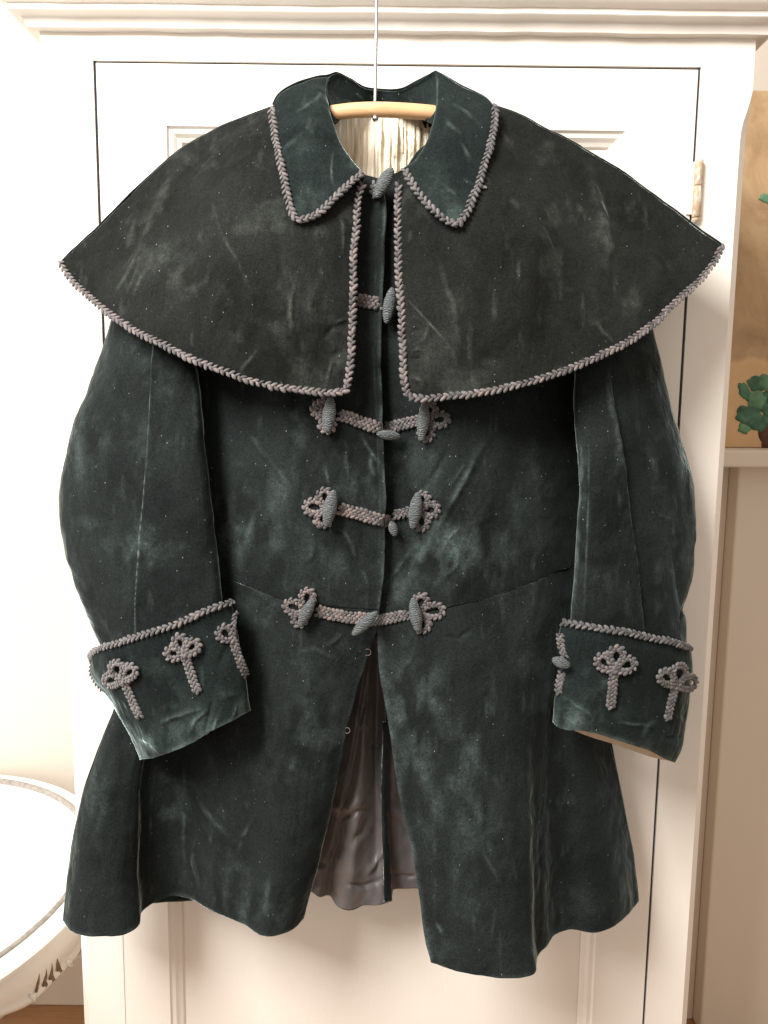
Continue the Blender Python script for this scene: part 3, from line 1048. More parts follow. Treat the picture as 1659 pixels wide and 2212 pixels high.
crSR = [([(1172, 1640), (1164, 1800), (1160, 2050)], 4, 1.2, .2), ([(1190, 1340), (1185, 1480), (1172, 1640)], 8, 2, .15), ([(1020, 1810), (1060, 1870), (1085, 1925)], 5, 1.3, .35), ([(935, 1990), (960, 2030)], 6, 1.5, .35),
        ([(840, 1470), (870, 1450), (900, 1400)], 8, 1.5, .3), ([(950, 1370), (990, 1380), (1030, 1350)], 6, -2.5, .1), ([(1340, 1980), (1345, 1800)], 10, 1, .15), ([(870, 1330), (905, 1390)], 6, 1, .1), ([(1070, 1960), (1065, 2030)], 4, .8, .25)]
oSR, W = cloth('skirt_panel', G, VEL_BODY, crSR, seed=4, amp=0.0014, edges=[('c', 0, 3.0, .65), ('r', -1, 3, .2)], spots=[(870, 1500, 45, 60, .75), (940, 1480, 40, 50, .4), (900, 1630, 50, 80, .6), (1010, 1620, 60, 60, .45), (1050, 1780, 60, 60, .5), (930, 1750, 40, 60, .3), (1000, 1900, 50, 60, .25)])  # pale line on the inner edge is sheen put into the colour
register('skirtR', W)

# back of the coat and its linings
backL = np.concatenate([outerL, outL[1:]])
backR = np.concatenate([outerR, outR[1:]])
topB = fill([(430, 335), (560, 290), (680, 262), (825, 258), (980, 262), (1090, 285), (1220, 335)], [(0, -0.072), (0.5, -0.014), (1, -0.072)])
botB = hem([(138, 1988), (300, 1955), (560, 1938), (670, 1925), (690, 1938), (710, 1934), (730, 1958), (755, 1967), (790, 1954), (845, 1944), (850, 1921), (905, 1919), (1100, 1925), (1250, 1940), (1380, 1948)], HEMZ - 0.013)
botB[0, 2] = hemL[-1, 2]; botB[-1, 2] = hemR[-1, 2]
G = coons(topB, botB, backL, backR, 140, 160)
uu = np.linspace(0, 1, 160)[None, :]; v2 = np.linspace(0, 1, 140)[:, None]
G[..., 2] += 0.030 * np.sin(np.pi * uu) ** 0.6 * np.sin(np.pi * np.clip(v2 + 0.12, 0, 1)) ** 0.5
G[..., 2] = np.minimum(G[..., 2], -0.008)
G[..., 2] += 0.004 * np.minimum(1, v2 * 4)
oB, W = cloth('back_panel', G, VEL_BODY, seed=5, amp=0.0008, thick=0.002)
register('back', W)
# cream silk lining of the neck and back
G = coons([(690, 236, -0.036), (760, 236, -0.026), (825, 236, -0.022), (900, 236, -0.026), (965, 236, -0.036)], [(640, 640, -0.046), (825, 660, -0.036), (1010, 640, -0.046)],
          [(690, 236, -0.036), (655, 450, -0.044), (640, 640, -0.046)], [(965, 236, -0.036), (1000, 450, -0.044), (1010, 640, -0.046)], 150, 170)
gx = G[..., 0]
fold = 0.5 * 0.004 * np.sin(gx * 0.16 + 1.2 * np.sin(G[..., 1] * 0.02)) + 0.0014 * np.sin(gx * 0.37 + 2) + 0.0010 * np.sin(gx * 0.71 + 0.012 * G[..., 1])
G[..., 2] += fold * np.clip((G[..., 1] - 236) / 60, 0.2, 1)
oLN, W = cloth('neck_lining', G, SILK, seed=6, amp=0.0012, thick=0.0012)
# grey satin skirt lining
hl = hem([(560, 1902), (640, 1908), (670, 1923), (690, 1939), (710, 1934), (730, 1958), (755, 1967), (790, 1954), (810, 1956), (846, 1944)])
G = coons([(770, 1372, -0.062), (800, 1372, -0.060), (836, 1372, -0.060)], hl, fill([(770, 1372), (700, 1600), (560, 1902)], [(0, -0.062), (1, float(hl[0, 2]))]), fill([(836, 1372), (833, 1640), (834, 1780), (840, 1860), (846, 1944)], [(0, -0.060), (1, float(hl[-1, 2]))]), 230, 130)
gx, gy = G[..., 0], G[..., 1]
vv_ = np.linspace(0, 1, 230)[:, None]
valley = np.exp(-((gx - (812 - 0.0 * gy)) / 13) ** 2)
G[..., 2] += 0.016 * valley * np.sin(np.pi * vv_) ** 0.7
G[..., 2] -= 0.010 * np.exp(-((gx - (776 - (gy - 1400) * 0.05)) / 30) ** 2) * np.sin(np.pi * vv_) ** 0.6
crL = [([(700, 1740), (760, 1745), (790, 1720)], 9, 5, 0), ([(720, 1770), (760, 1760), (800, 1745)], 5, -4, 0), ([(720, 1700), (745, 1660), (752, 1640)], 6, 3, 0), ([(715, 1800), (735, 1860), (718, 1930)], 7, 4, 0), ([(745, 1840), (780, 1800), (800, 1760)], 8, -4, 0),
       ([(735, 1912), (790, 1915), (835, 1900)], 5, -4, 0), ([(690, 1880), (720, 1850), (740, 1800)], 6, -3, 0), ([(790, 1900), (815, 1860), (835, 1830)], 6, 4, 0), ([(770, 1560), (800, 1575)], 8, 3, 0), ([(800, 1620), (832, 1590)], 5, -4, 0), ([(660, 1900), (700, 1870)], 6, 3, 0)]
oLL, W = cloth('skirt_lining', G, SATIN, crL, seed=8, amp=0.0019, thick=0.0015, noise_sc=26)
hl2 = hem([(838, 1926), (850, 1921), (875, 1919), (905, 1919), (960, 1915)], HEMZ + 0.004)
G = coons([(815, 1380, -0.040), (900, 1380, -0.040)], hl2, fill([(815, 1380), (828, 1700), (838, 1926)], [(0, -0.040), (1, float(hl2[0, 2]))]), fill([(900, 1380), (960, 1915)], [(0, -0.040), (1, float(hl2[-1, 2]))]), 180, 60)
crL2 = [([(838, 1740), (870, 1760), (890, 1790)], 8, 4, 0), ([(845, 1880), (880, 1895), (910, 1890)], 5, -4, 0), ([(850, 1650), (880, 1700)], 10, 4, 0)]
oL2, W = cloth('skirt_lining', G, SATIN, crL2, seed=9, amp=0.0022, thick=0.0015, noise_sc=26)
# velvet facing strip along the back vent
G = coons([(826, 1560, -0.070), (836, 1560, -0.069)], [(832, 1948, -0.066), (847, 1945, -0.065)], fill([(826, 1560), (824, 1750), (832, 1948)], [(0, -.070), (1, float(hl[-2, 2]) - .004)]), fill([(836, 1560), (836, 1750), (848, 1944)], [(0, -.069), (1, float(hl[-1, 2]) - .004)]), 130, 12)
cloth('vent_facing', G, VEL_BODY, seed=10, amp=0.0006, thick=0.002)

# ---------------------------------------------------------------- sleeves
def sleeve(rows, Tf, Tb, n, m, behind, gap):
    L = resample(np.array([r[0] + (r[2],) for r in rows], float), n)
    R = resample(np.array([r[1] + (r[3],) for r in rows], float), n)
    th = np.linspace(0, 2 * np.pi, m + 1)[:-1]
    cs = np.cos(th); sn = np.sin(th)
    k = (1 - np.sign(cs) * np.abs(cs) ** 0.85) / 2
    G = L[:, None] * (1 - k)[None, :, None] + R[:, None] * k[None, :, None]
    f = np.sign(sn) * np.abs(sn) ** 0.8
    G[..., 2] -= np.where(f > 0, Tf, Tb) * f
    if behind:
        half = np.where(sn >= -1e-6)[0]
        sub = clamp_front(G[:, half], behind, gap)
        dd = sub[..., 2] - G[:, half][..., 2]
        G[:, half] = sub
        # keep the back of the tube behind its front
        lim = G[..., 2].min(axis=1, keepdims=True)
    return G


rowsL = [((285, 520), (470, 560), -.055, -.075), ((262, 610), (440, 660), -.060, -.085), ((238, 695), (417, 750), -.065, -.100), ((195, 820), (427, 860), -.068, -.112), ((152, 935), (437, 965), -.070, -.120),
         ((128, 1060), (449, 1075), -.074, -.126), ((134, 1175), (461, 1180), -.080, -.130), ((163, 1280), (472, 1250), -.086, -.134), ((204, 1372), (478, 1318), -.092, -.140), ((232, 1440), (500, 1385), -.095, -.145)]
G = sleeve(rowsL, 0.034, 0.030, 260, 260, ['bodyL', 'skirtL'], 0.004)
lineL = [(337, 700), (330, 800), (325, 880), (318, 1000), (312, 1080), (304, 1150), (297, 1260), (290, 1390)]
crs = [(lineL, 1.8, .6, 1.1), ([(412, 780), (420, 900), (428, 1000)], 9, 1.5, .22), ([(190, 850), (160, 950), (152, 1010)], 14, 1, .30), ([(340, 1180), (330, 1240)], 16, 1, .25), ([(450, 1080), (465, 1200), (476, 1300)], 4, .6, .35), ([(225, 760), (245, 900)], 25, 2.5, .05), ([(250, 1000), (230, 1200)], 30, -3, 0)]  # first line: pressed crease wear with its ridge highlight painted in
oSLL, W = cloth('sleeve', G, VEL_BODY, crs, [(lineL[::-1], 2.5, 6.5)], seed=12, amp=0.0016, wrap=True, thick=0.002, macro=0.0028, spots=[(170, 980, 40, 60, .3), (280, 1190, 30, 40, .35), (340, 1180, 50, 40, .2)])
register('sleeveL', np.concatenate([W, W[:, :1]], 1))
rowsR = [((1195, 560), (1370, 520), -.075, -.055), ((1215, 650), (1392, 610), -.085, -.060), ((1236, 760), (1413, 712), -.104, -.065), ((1240, 860), (1443, 842), -.112, -.068), ((1247, 960), (1474, 948), -.120, -.070),
         ((1250, 1060), (1501, 1058), -.126, -.074), ((1244, 1160), (1509, 1150), -.130, -.080), ((1240, 1240), (1502, 1240), -.134, -.086), ((1236, 1310), (1486, 1312), -.138, -.092), ((1232, 1400), (1484, 1400), -.142, -.095)]
G = sleeve(rowsR, 0.034, 0.030, 260, 260, ['bodyR', 'skirtR'], 0.004)
lineR = [(1312, 800), (1330, 920), (1350, 1020), (1360, 1100), (1372, 1200), (1384, 1300), (1396, 1400)]
crs = [(lineR[2:], 2.5, .4, .35), ([(1302, 820), (1320, 900), (1345, 1010), (1352, 1050)], 8, 2, .42), ([(1398, 950), (1412, 1000), (1420, 1060)], 8, 1.6, .25), ([(1246, 900), (1254, 980), (1255, 1060), (1249, 1160), (1243, 1250), (1238, 1345)], 5, .5, .75), ([(1266, 900), (1272, 980), (1271, 1060), (1268, 1160), (1264, 1250), (1260, 1345)], 1.8, -.8, .5),
       ([(1440, 900), (1480, 1040), (1495, 1150)], 12, 1, .2), ([(1420, 1110), (1450, 1122)], 5, 1.3, .5), ([(1450, 1180), (1470, 1260), (1480, 1330)], 10, -2.5, .1), ([(1375, 830), (1420, 950)], 22, -3, 0), ([(1430, 1200), (1420, 1300)], 16, 2, .15), ([(1470, 1340), (1500, 1290)], 5, -4, 0)]
oSRR, W = cloth('sleeve', G, VEL_BODY, crs, [(lineR, 3.0, 5.0)], seed=13, amp=0.0018, wrap=True, thick=0.002, macro=0.0028, spots=[(1345, 1115, 18, 25, .5), (1250, 1170, 16, 40, .5), (1250, 1050, 14, 60, .4), (1470, 1180, 40, 60, .25), (1290, 1260, 30, 30, .2)])
register('sleeveR', np.concatenate([W, W[:, :1]], 1))


# ---------------------------------------------------------------- cuffs
def cuff(top, bot, left, right, botback, Yl, Yr, T, n, m, behind):
    def z(p, f): return np.column_stack([np.asarray(p, float), np.interp(np.linspace(0, 1, len(p)), [0, 1], f)])
    F = coons(z(top, (Yl, Yr)), z(bot, (Yl, Yr)), z(left, (Yl, Yl)), z(right, (Yr, Yr)), n, m)
    B = coons(z(top, (Yl, Yr)), z(botback, (Yl, Yr)), z(left, (Yl, Yl)), z(right, (Yr, Yr)), n, m)
    u = np.linspace(0, 1, m)[None, :]
    v = np.linspace(0, 1, n)[:, None]
    prof_ = np.sin(np.pi * u) ** 0.55
    F[..., 2] -= T * prof_
    B[..., 2] += T * 0.9 * prof_
    F = clamp_front(F, behind, 0.0035)
    return np.concatenate([F, B[:, ::-1][:, 1:-1]], 1), F


cT = [(197, 1424), (203, 1410), (218, 1400), (260, 1387), (330, 1365), (400, 1340), (450, 1318), (480, 1308), (498, 1303)]
cB = [(303, 1641), (318, 1639), (360, 1628), (420, 1605), (460, 1578), (510, 1553), (541, 1535)]
cLe = [(197, 1424), (196, 1445), (205, 1470), (235, 1510), (260, 1550), (285, 1600), (303, 1641)]
cRi = [(498, 1303), (511, 1340), (524, 1400), (533, 1470), (541, 1535)]
G, F = cuff(cT, cB, cLe, cRi, [(303, 1641), (350, 1622), (430, 1585), (541, 1535)], -.108, -.150, 0.044, 150, 190, ['sleeveL', 'bodyL', 'skirtL'])
crs = [([(328, 1568), (380, 1548), (440, 1528)], 6, 2.2, .45), ([(300, 1590), (330, 1600), (345, 1630)], 5, 2.5, .7), ([(400, 1600), (415, 1560), (450, 1530)], 5, 2, .35), ([(430, 1600), (445, 1560), (460, 1500)], 6, -2.5, 0), ([(458, 1590), (470, 1550)], 4, 2, .4), ([(500, 1560), (512, 1520)], 4, 2, .4), ([(470, 1450), (500, 1380)], 8, -2, 0), ([(250, 1520), (285, 1590)], 7, 1.5, .4), ([(520, 1500), (470, 1510)], 8, 1.5, .2)]
oCL, W = cloth('cuff', G, VEL_COLLAR, crs, seed=14, amp=0.0018, wrap=True, thick=0.0025, macro=0.002, mats2=CUFF_LIN, edges=[('r', -1, 4, .55)], spots=[(315, 1615, 22, 22, .9), (420, 1575, 70, 35, .5), (500, 1530, 40, 30, .6), (215, 1450, 18, 30, .4), (240, 1520, 20, 40, .3)])
m_f = F.shape[1]
register('cuffL', W[:, :m_f])
WCL = W[:, :m_f]
cT2 = [(1214, 1345), (1260, 1352), (1330, 1363), (1400, 1376), (1470, 1394), (1486, 1401), (1493, 1412)]
cB2 = [(1194, 1558), (1203, 1570), (1218, 1576), (1260, 1580), (1330, 1598), (1400, 1620), (1440, 1640), (1456, 1645)]
cLe2 = [(1214, 1345), (1209, 1380), (1218, 1420), (1207, 1470), (1199, 1515), (1194, 1558)]
cRi2 = [(1493, 1412), (1497, 1450), (1490, 1500), (1480, 1560), (1470, 1610), (1456, 1645)]
G, F = cuff(cT2, cB2, cLe2, cRi2, [(1194, 1558), (1250, 1582), (1330, 1608), (1420, 1637), (1456, 1645)], -.150, -.108, 0.044, 150, 190, ['sleeveR', 'bodyR', 'skirtR'])
crs = [([(1200, 1500), (1235, 1515), (1280, 1550), (1300, 1580)], 7, 2.5, .5), ([(1225, 1510), (1240, 1530)], 4, -2.5, .1), ([(1330, 1562), (1380, 1565), (1405, 1572)], 4, 2, .45), ([(1380, 1600), (1395, 1570), (1420, 1560)], 5, 2, .3), ([(1420, 1590), (1470, 1588)], 4, -2, .2), ([(1450, 1540), (1480, 1560)], 6, 1.5, .3), ([(1300, 1470), (1340, 1480)], 6, .8, .25)]
oCR, W = cloth('cuff', G, VEL_COLLAR, crs, seed=15, amp=0.0018, wrap=True, thick=0.0025, macro=0.002, mats2=CUFF_LIN, edges=[('r', -1, 4, .45)], spots=[(1225, 1555, 40, 30, .8), (1290, 1560, 40, 20, .4), (1400, 1610, 50, 20, .25), (1310, 1480, 30, 12, .3)])
register('cuffR', W[:, :m_f])
WCR = W[:, :m_f]

# ---------------------------------------------------------------- cape
def cape(neck, hemc, front, shoulder, n, m, under, seed, crs, spots):
    G = coons(neck, hemc, front, shoulder, n, m)
    u = np.linspace(0, 1, m)[None, :]; v = np.linspace(0, 1, n)[:, None]
    G[..., 2] -= 0.020 * np.sin(np.pi * u ** 0.8) * np.sin(np.pi * v) ** 0.9
    # shoulder edge rolls over smoothly
    G[..., 2] += 0.0
    G = clamp_front(G, under, 0.006)
    return cloth('cape_panel', G, VEL_CAPE, crs, seed=seed, amp=0.0018, blot=0.30, spots=spots, thick=0.003, noise_sc=11, macro=0.0050)


shL = [(648, 208), (588, 229), (520, 255), (470, 275), (420, 303), (395, 318), (330, 375), (270, 432), (210, 493), (160, 540), (131, 569)]
hemCL = [(750, 836), (744, 845), (733, 849), (700, 850), (660, 845), (600, 836), (520, 815), (430, 782), (350, 745), (290, 715), (240, 682), (190, 640), (150, 600), (131, 569)]
frL = [(787, 384), (775, 430), (768, 500), (764, 560), (763, 640), (760, 720), (757, 780), (750, 836)]
nkL = [(787, 384), (750, 352), (715, 318), (685, 280), (662, 245), (648, 208)]
crCL = [([(412, 330), (370, 400), (340, 460), (318, 520), (300, 600)], 14, 4, .32), ([(320, 500), (305, 550), (270, 605), (240, 645)], 4, 1.5, .50), ([(322, 535), (300, 585), (272, 640)], 4, 1.4, .5), ([(324, 575), (300, 620), (285, 655)], 4, 1.4, .45), ([(300, 520), (255, 585)], 8, -2.5, 0),
        ([(455, 445), (485, 510), (520, 575), (548, 640)], 3.5, 1.2, .32), ([(640, 600), (630, 650), (628, 690), (634, 740)], 6, 2.2, .5), ([(600, 480), (610, 560), (628, 650)], 12, -2.5, .05), ([(735, 460), (742, 500), (738, 560)], 5, 1.6, .4),
        ([(416, 750), (420, 712)], 4, 1, .5), ([(512, 812), (545, 772), (560, 750)], 5, 1.2, .32), ([(702, 845), (708, 810), (722, 768)], 4, 1.5, .5), ([(745, 700), (715, 712), (690, 740)], 8, -2, .0), ([(748, 690), (722, 700)], 4, 2, .25), ([(690, 600), (670, 660), (690, 720)], 14, 3, .18),
        ([(745, 760), (715, 765)], 6, -1.4, .1), ([(480, 600), (440, 740)], 22, 3, .06), ([(560, 640), (540, 800)], 20, -3, 0), ([(345, 590), (372, 690)], 18, -3, 0)]
oCPL, W = cape(fill(nkL, [(0, -.132), (.5, -.112), (1, -.078)]), fill(hemCL, [(0, -.176), (.3, -.180), (.55, -.165), (.78, -.125), (.92, -.092), (1, -.078)]), fill(frL, [(0, -.132), (.5, -.160), (1, -.176)]), fill(shL, [(0, -.078), (1, -.078)]),
               250, 300, ['bodyL', 'bodyR', 'sleeveL'], 21, crCL, [(660, 640, 60, 90, .22), (720, 800, 40, 40, .25), (330, 560, 40, 60, .25)])
WCPL = W
register('capeL', W)
shR = [(1006, 204), (1066, 226), (1110, 240), (1180, 278), (1245, 311), (1262, 322), (1330, 362), (1400, 412), (1470, 465), (1530, 510), (1558, 530)]
hemCR = [(879, 850), (884, 857), (896, 860), (970, 857), (1060, 845), (1150, 825), (1250, 790), (1340, 748), (1410, 700), (1470, 645), (1515, 600), (1545, 560), (1558, 530)]
frR = [(863, 385), (858, 440), (857, 520), (860, 600), (865, 680), (869, 760), (873, 815), (879, 850)]
nkR = [(863, 385), (905, 352), (940, 318), (970, 280), (992, 245), (1006, 204)]
crCR = [([(1266, 330), (1290, 420), (1310, 510), (1322, 610)], 13, 4, .36), ([(1318, 520), (1322, 560)], 8, 1, .2), ([(872, 640), (900, 668), (920, 690), (948, 720), (966, 742)], 1.9, .8, .85), ([(966, 742), (985, 775), (990, 800)], 6, 1.5, .3), ([(945, 540), (965, 620), (985, 690), (992, 790)], 10, 2.4, .24),
        ([(1295, 690), (1312, 720), (1335, 745)], 5, 1.2, .32), ([(882, 688), (905, 690), (922, 705), (918, 735), (895, 745)], 5, 2, .25), ([(884, 755), (905, 752), (925, 765)], 4, 2, .3), ([(885, 708), (908, 716)], 6, -2, 0), ([(884, 772), (912, 774)], 6, -2, 0), ([(885, 810), (912, 825), (915, 845)], 5, 2, .28),
        ([(1180, 300), (1150, 500), (1120, 700)], 28, 3.5, .04), ([(1210, 500), (1190, 760)], 25, -3, 0), ([(1400, 480), (1420, 650)], 22, 2.5, .08), ([(1060, 550), (1040, 800)], 24, -3, 0)]
oCPR, W = cape(fill(nkR, [(0, -.132), (.5, -.112), (1, -.078)]), fill(hemCR, [(0, -.176), (.3, -.182), (.55, -.167), (.78, -.125), (.92, -.092), (1, -.078)]), fill(frR, [(0, -.132), (.5, -.160), (1, -.176)]), fill(shR, [(0, -.078), (1, -.078)]),
               250, 300, ['bodyR', 'bodyL', 'sleeveR'], 22, crCR, [(910, 780, 40, 60, .35), (990, 700, 40, 90, .22), (1310, 520, 30, 70, .25), (1290, 640, 40, 50, .15)])
WCPR = W
register('capeR', W)
# back of the cape, closed to the fronts along the shoulders
bt = fill(list(reversed(shL)) + [(825, 200)] + shR, [(0, -.078), (.46, -.070), (.5, -.020), (.54, -.070), (1, -.078)])
bb = fill([(131, 569), (180, 610), (300, 680), (500, 770), (825, 810), (1150, 770), (1350, 690), (1500, 590), (1558, 530)], [(0, -.078), (.12, -.045), (.5, -.012), (.88, -.045), (1, -.078)])
G = coons(bt, bb, [(131, 569, -.078), (132, 569.5, -.078)], [(1558, 530, -.078), (1557.5, 530.5, -.078)], 90, 240)
vb = np.linspace(0, 1, 90)[:, None]; ub = np.linspace(0, 1, 240)[None, :]
G[..., 2] += 0.036 * np.sin(np.pi * np.clip(vb * 1.2, 0, 1)) * np.sin(np.pi * ub) ** 0.5
G[..., 2] = np.clip(G[..., 2], None, -0.0075)
cloth('cape_back', G, VEL_CAPE, seed=23, amp=0.0008, thick=0.002)

# ---------------------------------------------------------------- collar
def leaf(fold, outer, front, back, bulge, under, seed, crs, spots):
    G = coons(front, back, fold, outer, 110, 110)   # rows: front -> back, cols: fold -> outer
    u = np.linspace(0, 1, 110)[None, :]; v = np.linspace(0, 1, 110)[:, None]
    G[..., 2] -= bulge * np.sin(np.pi * u ** 0.7) * (0.5 + 0.5 * np.sin(np.pi * v))
    G = clamp_front(G, under, 0.0045)
    return cloth('collar_leaf', G, VEL_COLLAR, crs, seed=seed, amp=0.0012, thick=0.003, macro=0.002, spots=spots, edges=[('c', 0, 2, .3)])


foldL = fill([(787, 373), (762, 347), (740, 315), (724, 276), (711, 235), (705, 205), (707, 182), (714, 165)], [(0, -.138), (.6, -.108), (1, -.066)])
outrL = fill([(641, 479), (633, 468), (622, 430), (610, 368), (597, 310), (590, 268), (587, 240), (590, 225)], [(0, -.162), (.5, -.130), (1, -.088)])
frtL = fill([(787, 373), (760, 396), (730, 424), (700, 452), (676, 470), (657, 478), (641, 479)], [(0, -.138), (1, -.162)])
bckL = fill([(714, 165), (690, 167), (655, 177), (612, 197), (598, 210), (590, 225)], [(0, -.066), (1, -.088)])
crs = [([(722, 328), (718, 368), (724, 408)], 3, 1.2, .65), ([(600, 345), (625, 315), (665, 290)], 6, 1.2, .25), ([(640, 240), (690, 215)], 5, 1.2, .3), ([(690, 200), (680, 230)], 4, 1, .35), ([(670, 440), (640, 420)], 8, 1.2, .15)]
oKL, W = leaf(foldL, outrL, frtL, bckL, 0.010, ['capeL', 'bodyL'], 31, crs, [(760, 350, 20, 16, .6), (690, 420, 50, 40, .25), (640, 330, 30, 40, .2)])
register('leafL', W); WKL = W
foldR = fill([(872, 363), (893, 349), (914, 321), (930, 283), (941, 240), (945, 200), (943, 170), (939, 152)], [(0, -.138), (.6, -.108), (1, -.066)])
outrR = fill([(987, 488), (1000, 474), (1022, 428), (1045, 362), (1060, 310), (1068, 264), (1069, 238), (1062, 222)], [(0, -.162), (.5, -.130), (1, -.088)])
frtR = fill([(872, 363), (888, 392), (912, 428), (940, 458), (962, 476), (987, 488)], [(0, -.138), (1, -.162)])
bckR = fill([(939, 152), (960, 163), (985, 178), (1035, 203), (1052, 212), (1062, 222)], [(0, -.066), (1, -.088)])
crs = [([(972, 220), (1005, 243), (1038, 275)], 4, 1.5, .5), ([(995, 305), (1008, 330), (1018, 360)], 4, 1.2, .42), ([(955, 250), (1000, 290)], 4, 1, .3), ([(962, 405), (985, 420), (1005, 440)], 4, 1.2, .4), ([(1000, 385), (1030, 402)], 4, 1, .3), ([(943, 165), (948, 200), (944, 240)], 3, .8, .45), ([(950, 180), (965, 230), (960, 300)], 9, -1.5, 0)]
oKR, W = leaf(foldR, outrR, frtR, bckR, 0.010, ['capeR', 'bodyR'], 32, crs, [(885, 360, 16, 14, .6), (980, 460, 30, 20, .3), (940, 400, 30, 40, .2)])
register('leafR', W); WKR = W
# the part of the collar that runs behind the neck: fall at the back and the inside of the stand
fB = fill([(714, 165), (730, 159), (758, 171), (785, 188), (825, 196), (868, 195), (897, 178), (922, 163), (939, 152)], [(0, -.066), (.2, -.046), (.4, -.026), (.5, -.022), (.6, -.026), (.8, -.046), (1, -.066)])
oB_ = fill([(590, 225), (680, 240), (825, 262), (970, 240), (1062, 222)], [(0, -.088), (.2, -.030), (.5, -.0075), (.8, -.030), (1, -.088)])
G = coons(fB, oB_, bckL, bckR, 40, 120)
cloth('collar_back', G, VEL_COLLAR, seed=33, amp=0.0008, thick=0.002)
fI = fill([(711, 235), (705, 205), (707, 182), (714, 166), (730, 160), (758, 172), (785, 189), (825, 197), (868, 196), (897, 179), (922, 164), (939, 153), (943, 170), (945, 200), (941, 240)], [(0, -.085), (.12, -.078), (.25, -.062), (.5, -.024), (.75, -.062), (.88, -.078), (1, -.085)])
bI = fill([(720, 264), (740, 256), (770, 249), (825, 246), (880, 249), (915, 256), (932, 264)], [(0, -.090), (.25, -.045), (.5, -.020), (.75, -.045), (1, -.090)])
G = coons(fI, bI, [(711, 235, -.085), (720, 264, -.090)], [(941, 240, -.085), (932, 264, -.090)], 50, 150)
cloth('collar_stand', G, VEL_COLLAR, [([(745, 215), (770, 240)], 5, 1.5, .3), ([(770, 200), (790, 225)], 4, 1.5, .3), ([(800, 205), (812, 225)], 3, 1.2, .3), ([(880, 205), (890, 225)], 4, 1.2, .25)], seed=34, amp=0.0012, thick=0.002)

# ---------------------------------------------------------------- braid
_a = np.linspace(0, 2 * np.pi, 7)[:-1]
_b = np.linspace(-np.pi / 2, np.pi / 2, 6)
_SV = np.array([[np.sin(b), np.cos(b) * np.cos(a), np.cos(b) * np.sin(a)] for b in _b for a in _a])
_SQ = grid_quads(6, 6, True)
MM = 0.000524      # one photograph pixel (1659 wide) at the coat's distance


def arclen(p, step):
    s = np.concatenate([[0], np.cumsum(np.linalg.norm(np.diff(p, axis=0), axis=1))])
    n = max(3, int(round(s[-1] / step)) + 1)
    t = np.linspace(0, s[-1], n)
    return t, s


def braid_geo(path, nrm, width, rows=2, pitch=6.6e-3, thick=1.0, closed=False, tone=(0, 1), seed=0, jitter=0.10):
    rs = np.random.default_rng(seed + 1)
    path = np.asarray(path, float); nrm = np.asarray(nrm, float)
    t, s = arclen(path, pitch / 2)
    ip = lambda q, a: np.stack([np.interp(q, s, a[:, k]) for k in range(3)], -1)
    V = []; Q = []; T = []
    base = 0
    tot = s[-1]
    rw = width / rows
    for r in range(rows):
        off = (r - (rows - 1) / 2) * rw
        q = np.arange(0.25 * pitch + (r % 2) * pitch / 2, tot, pitch)
        if len(q) == 0: q = np.array([tot / 2])
        c = ip(q, path); nn_ = ip(q, nrm)
        tg = ip(np.clip(q + 1e-3, 0, tot), path) - ip(np.clip(q - 1e-3, 0, tot), path)
        tg /= np.linalg.norm(tg, axis=1, keepdims=True) + 1e-12
        nn_ -= (nn_ * tg).sum(1, keepdims=True) * tg
        nn_ /= np.linalg.norm(nn_, axis=1, keepdims=True) + 1e-12
        lt = np.cross(nn_, tg)
        sg = 1 if r % 2 == 0 else -1
        ang = math.radians(36) * sg
        for k in range(len(q)):
            a = ang + rs.normal(0, 0.12)
            X = tg[k] * math.cos(a) + lt[k] * math.sin(a)
            Yv = -tg[k] * math.sin(a) + lt[k] * math.cos(a)
            sc = 1 + rs.normal(0, jitter)
            L_ = pitch * 0.64 * sc; B_ = rw * 0.66 * sc; H_ = rw * 0.52 * thick * (1 + rs.normal(0, jitter))
            p0 = c[k] + lt[k] * off + nn_[k] * (H_ * 0.45)
            v = p0 + _SV[:, 0:1] * X * L_ + _SV[:, 1:2] * Yv * B_ + _SV[:, 2:3] * nn_[k] * H_
            V.append(v); Q.append(_SQ + base); base += len(v)
            T.append(np.full(len(v), np.clip(tone[0] + (tone[1] - tone[0]) * rs.random(), 0, 1)))
    return np.concatenate(V), np.concatenate(Q), np.concatenate(T)


def braid_obj(name, geos, mt, parent):
    V = []; Q = []; T = []; b = 0
    for (v, q, t) in geos:
        V.append(v); Q.append(q + b); T.append(t); b += len(v)
    me = np_mesh(np.concatenate(V), np.concatenate(Q), {'tone': np.concatenate(T)})
    return link(name, me, mt, parent, True)


def edge_braid(name, W, idx_path, idx_nrm_sign, width, mt, parent, seed, pitch=6.6e-3, lift=0.0012, tone=(0, .9)):
    """braid sewn along a cloth edge; W[...] rows are world points"""
    p = idx_path
    n = np.tile(np.array([0, -1.0, 0.25]), (len(p), 1))
    tg = np.gradient(p, axis=0)
    n -= (n * tg).sum(1, keepdims=True) * tg / ((tg * tg).sum(1, keepdims=True) + 1e-12)
    n /= np.linalg.norm(n, axis=1, keepdims=True)
    p = p + n * lift
    return braid_obj(name, [braid_geo(p, n, width, 2, pitch, 1.15, seed=seed, tone=tone)], mt, parent)


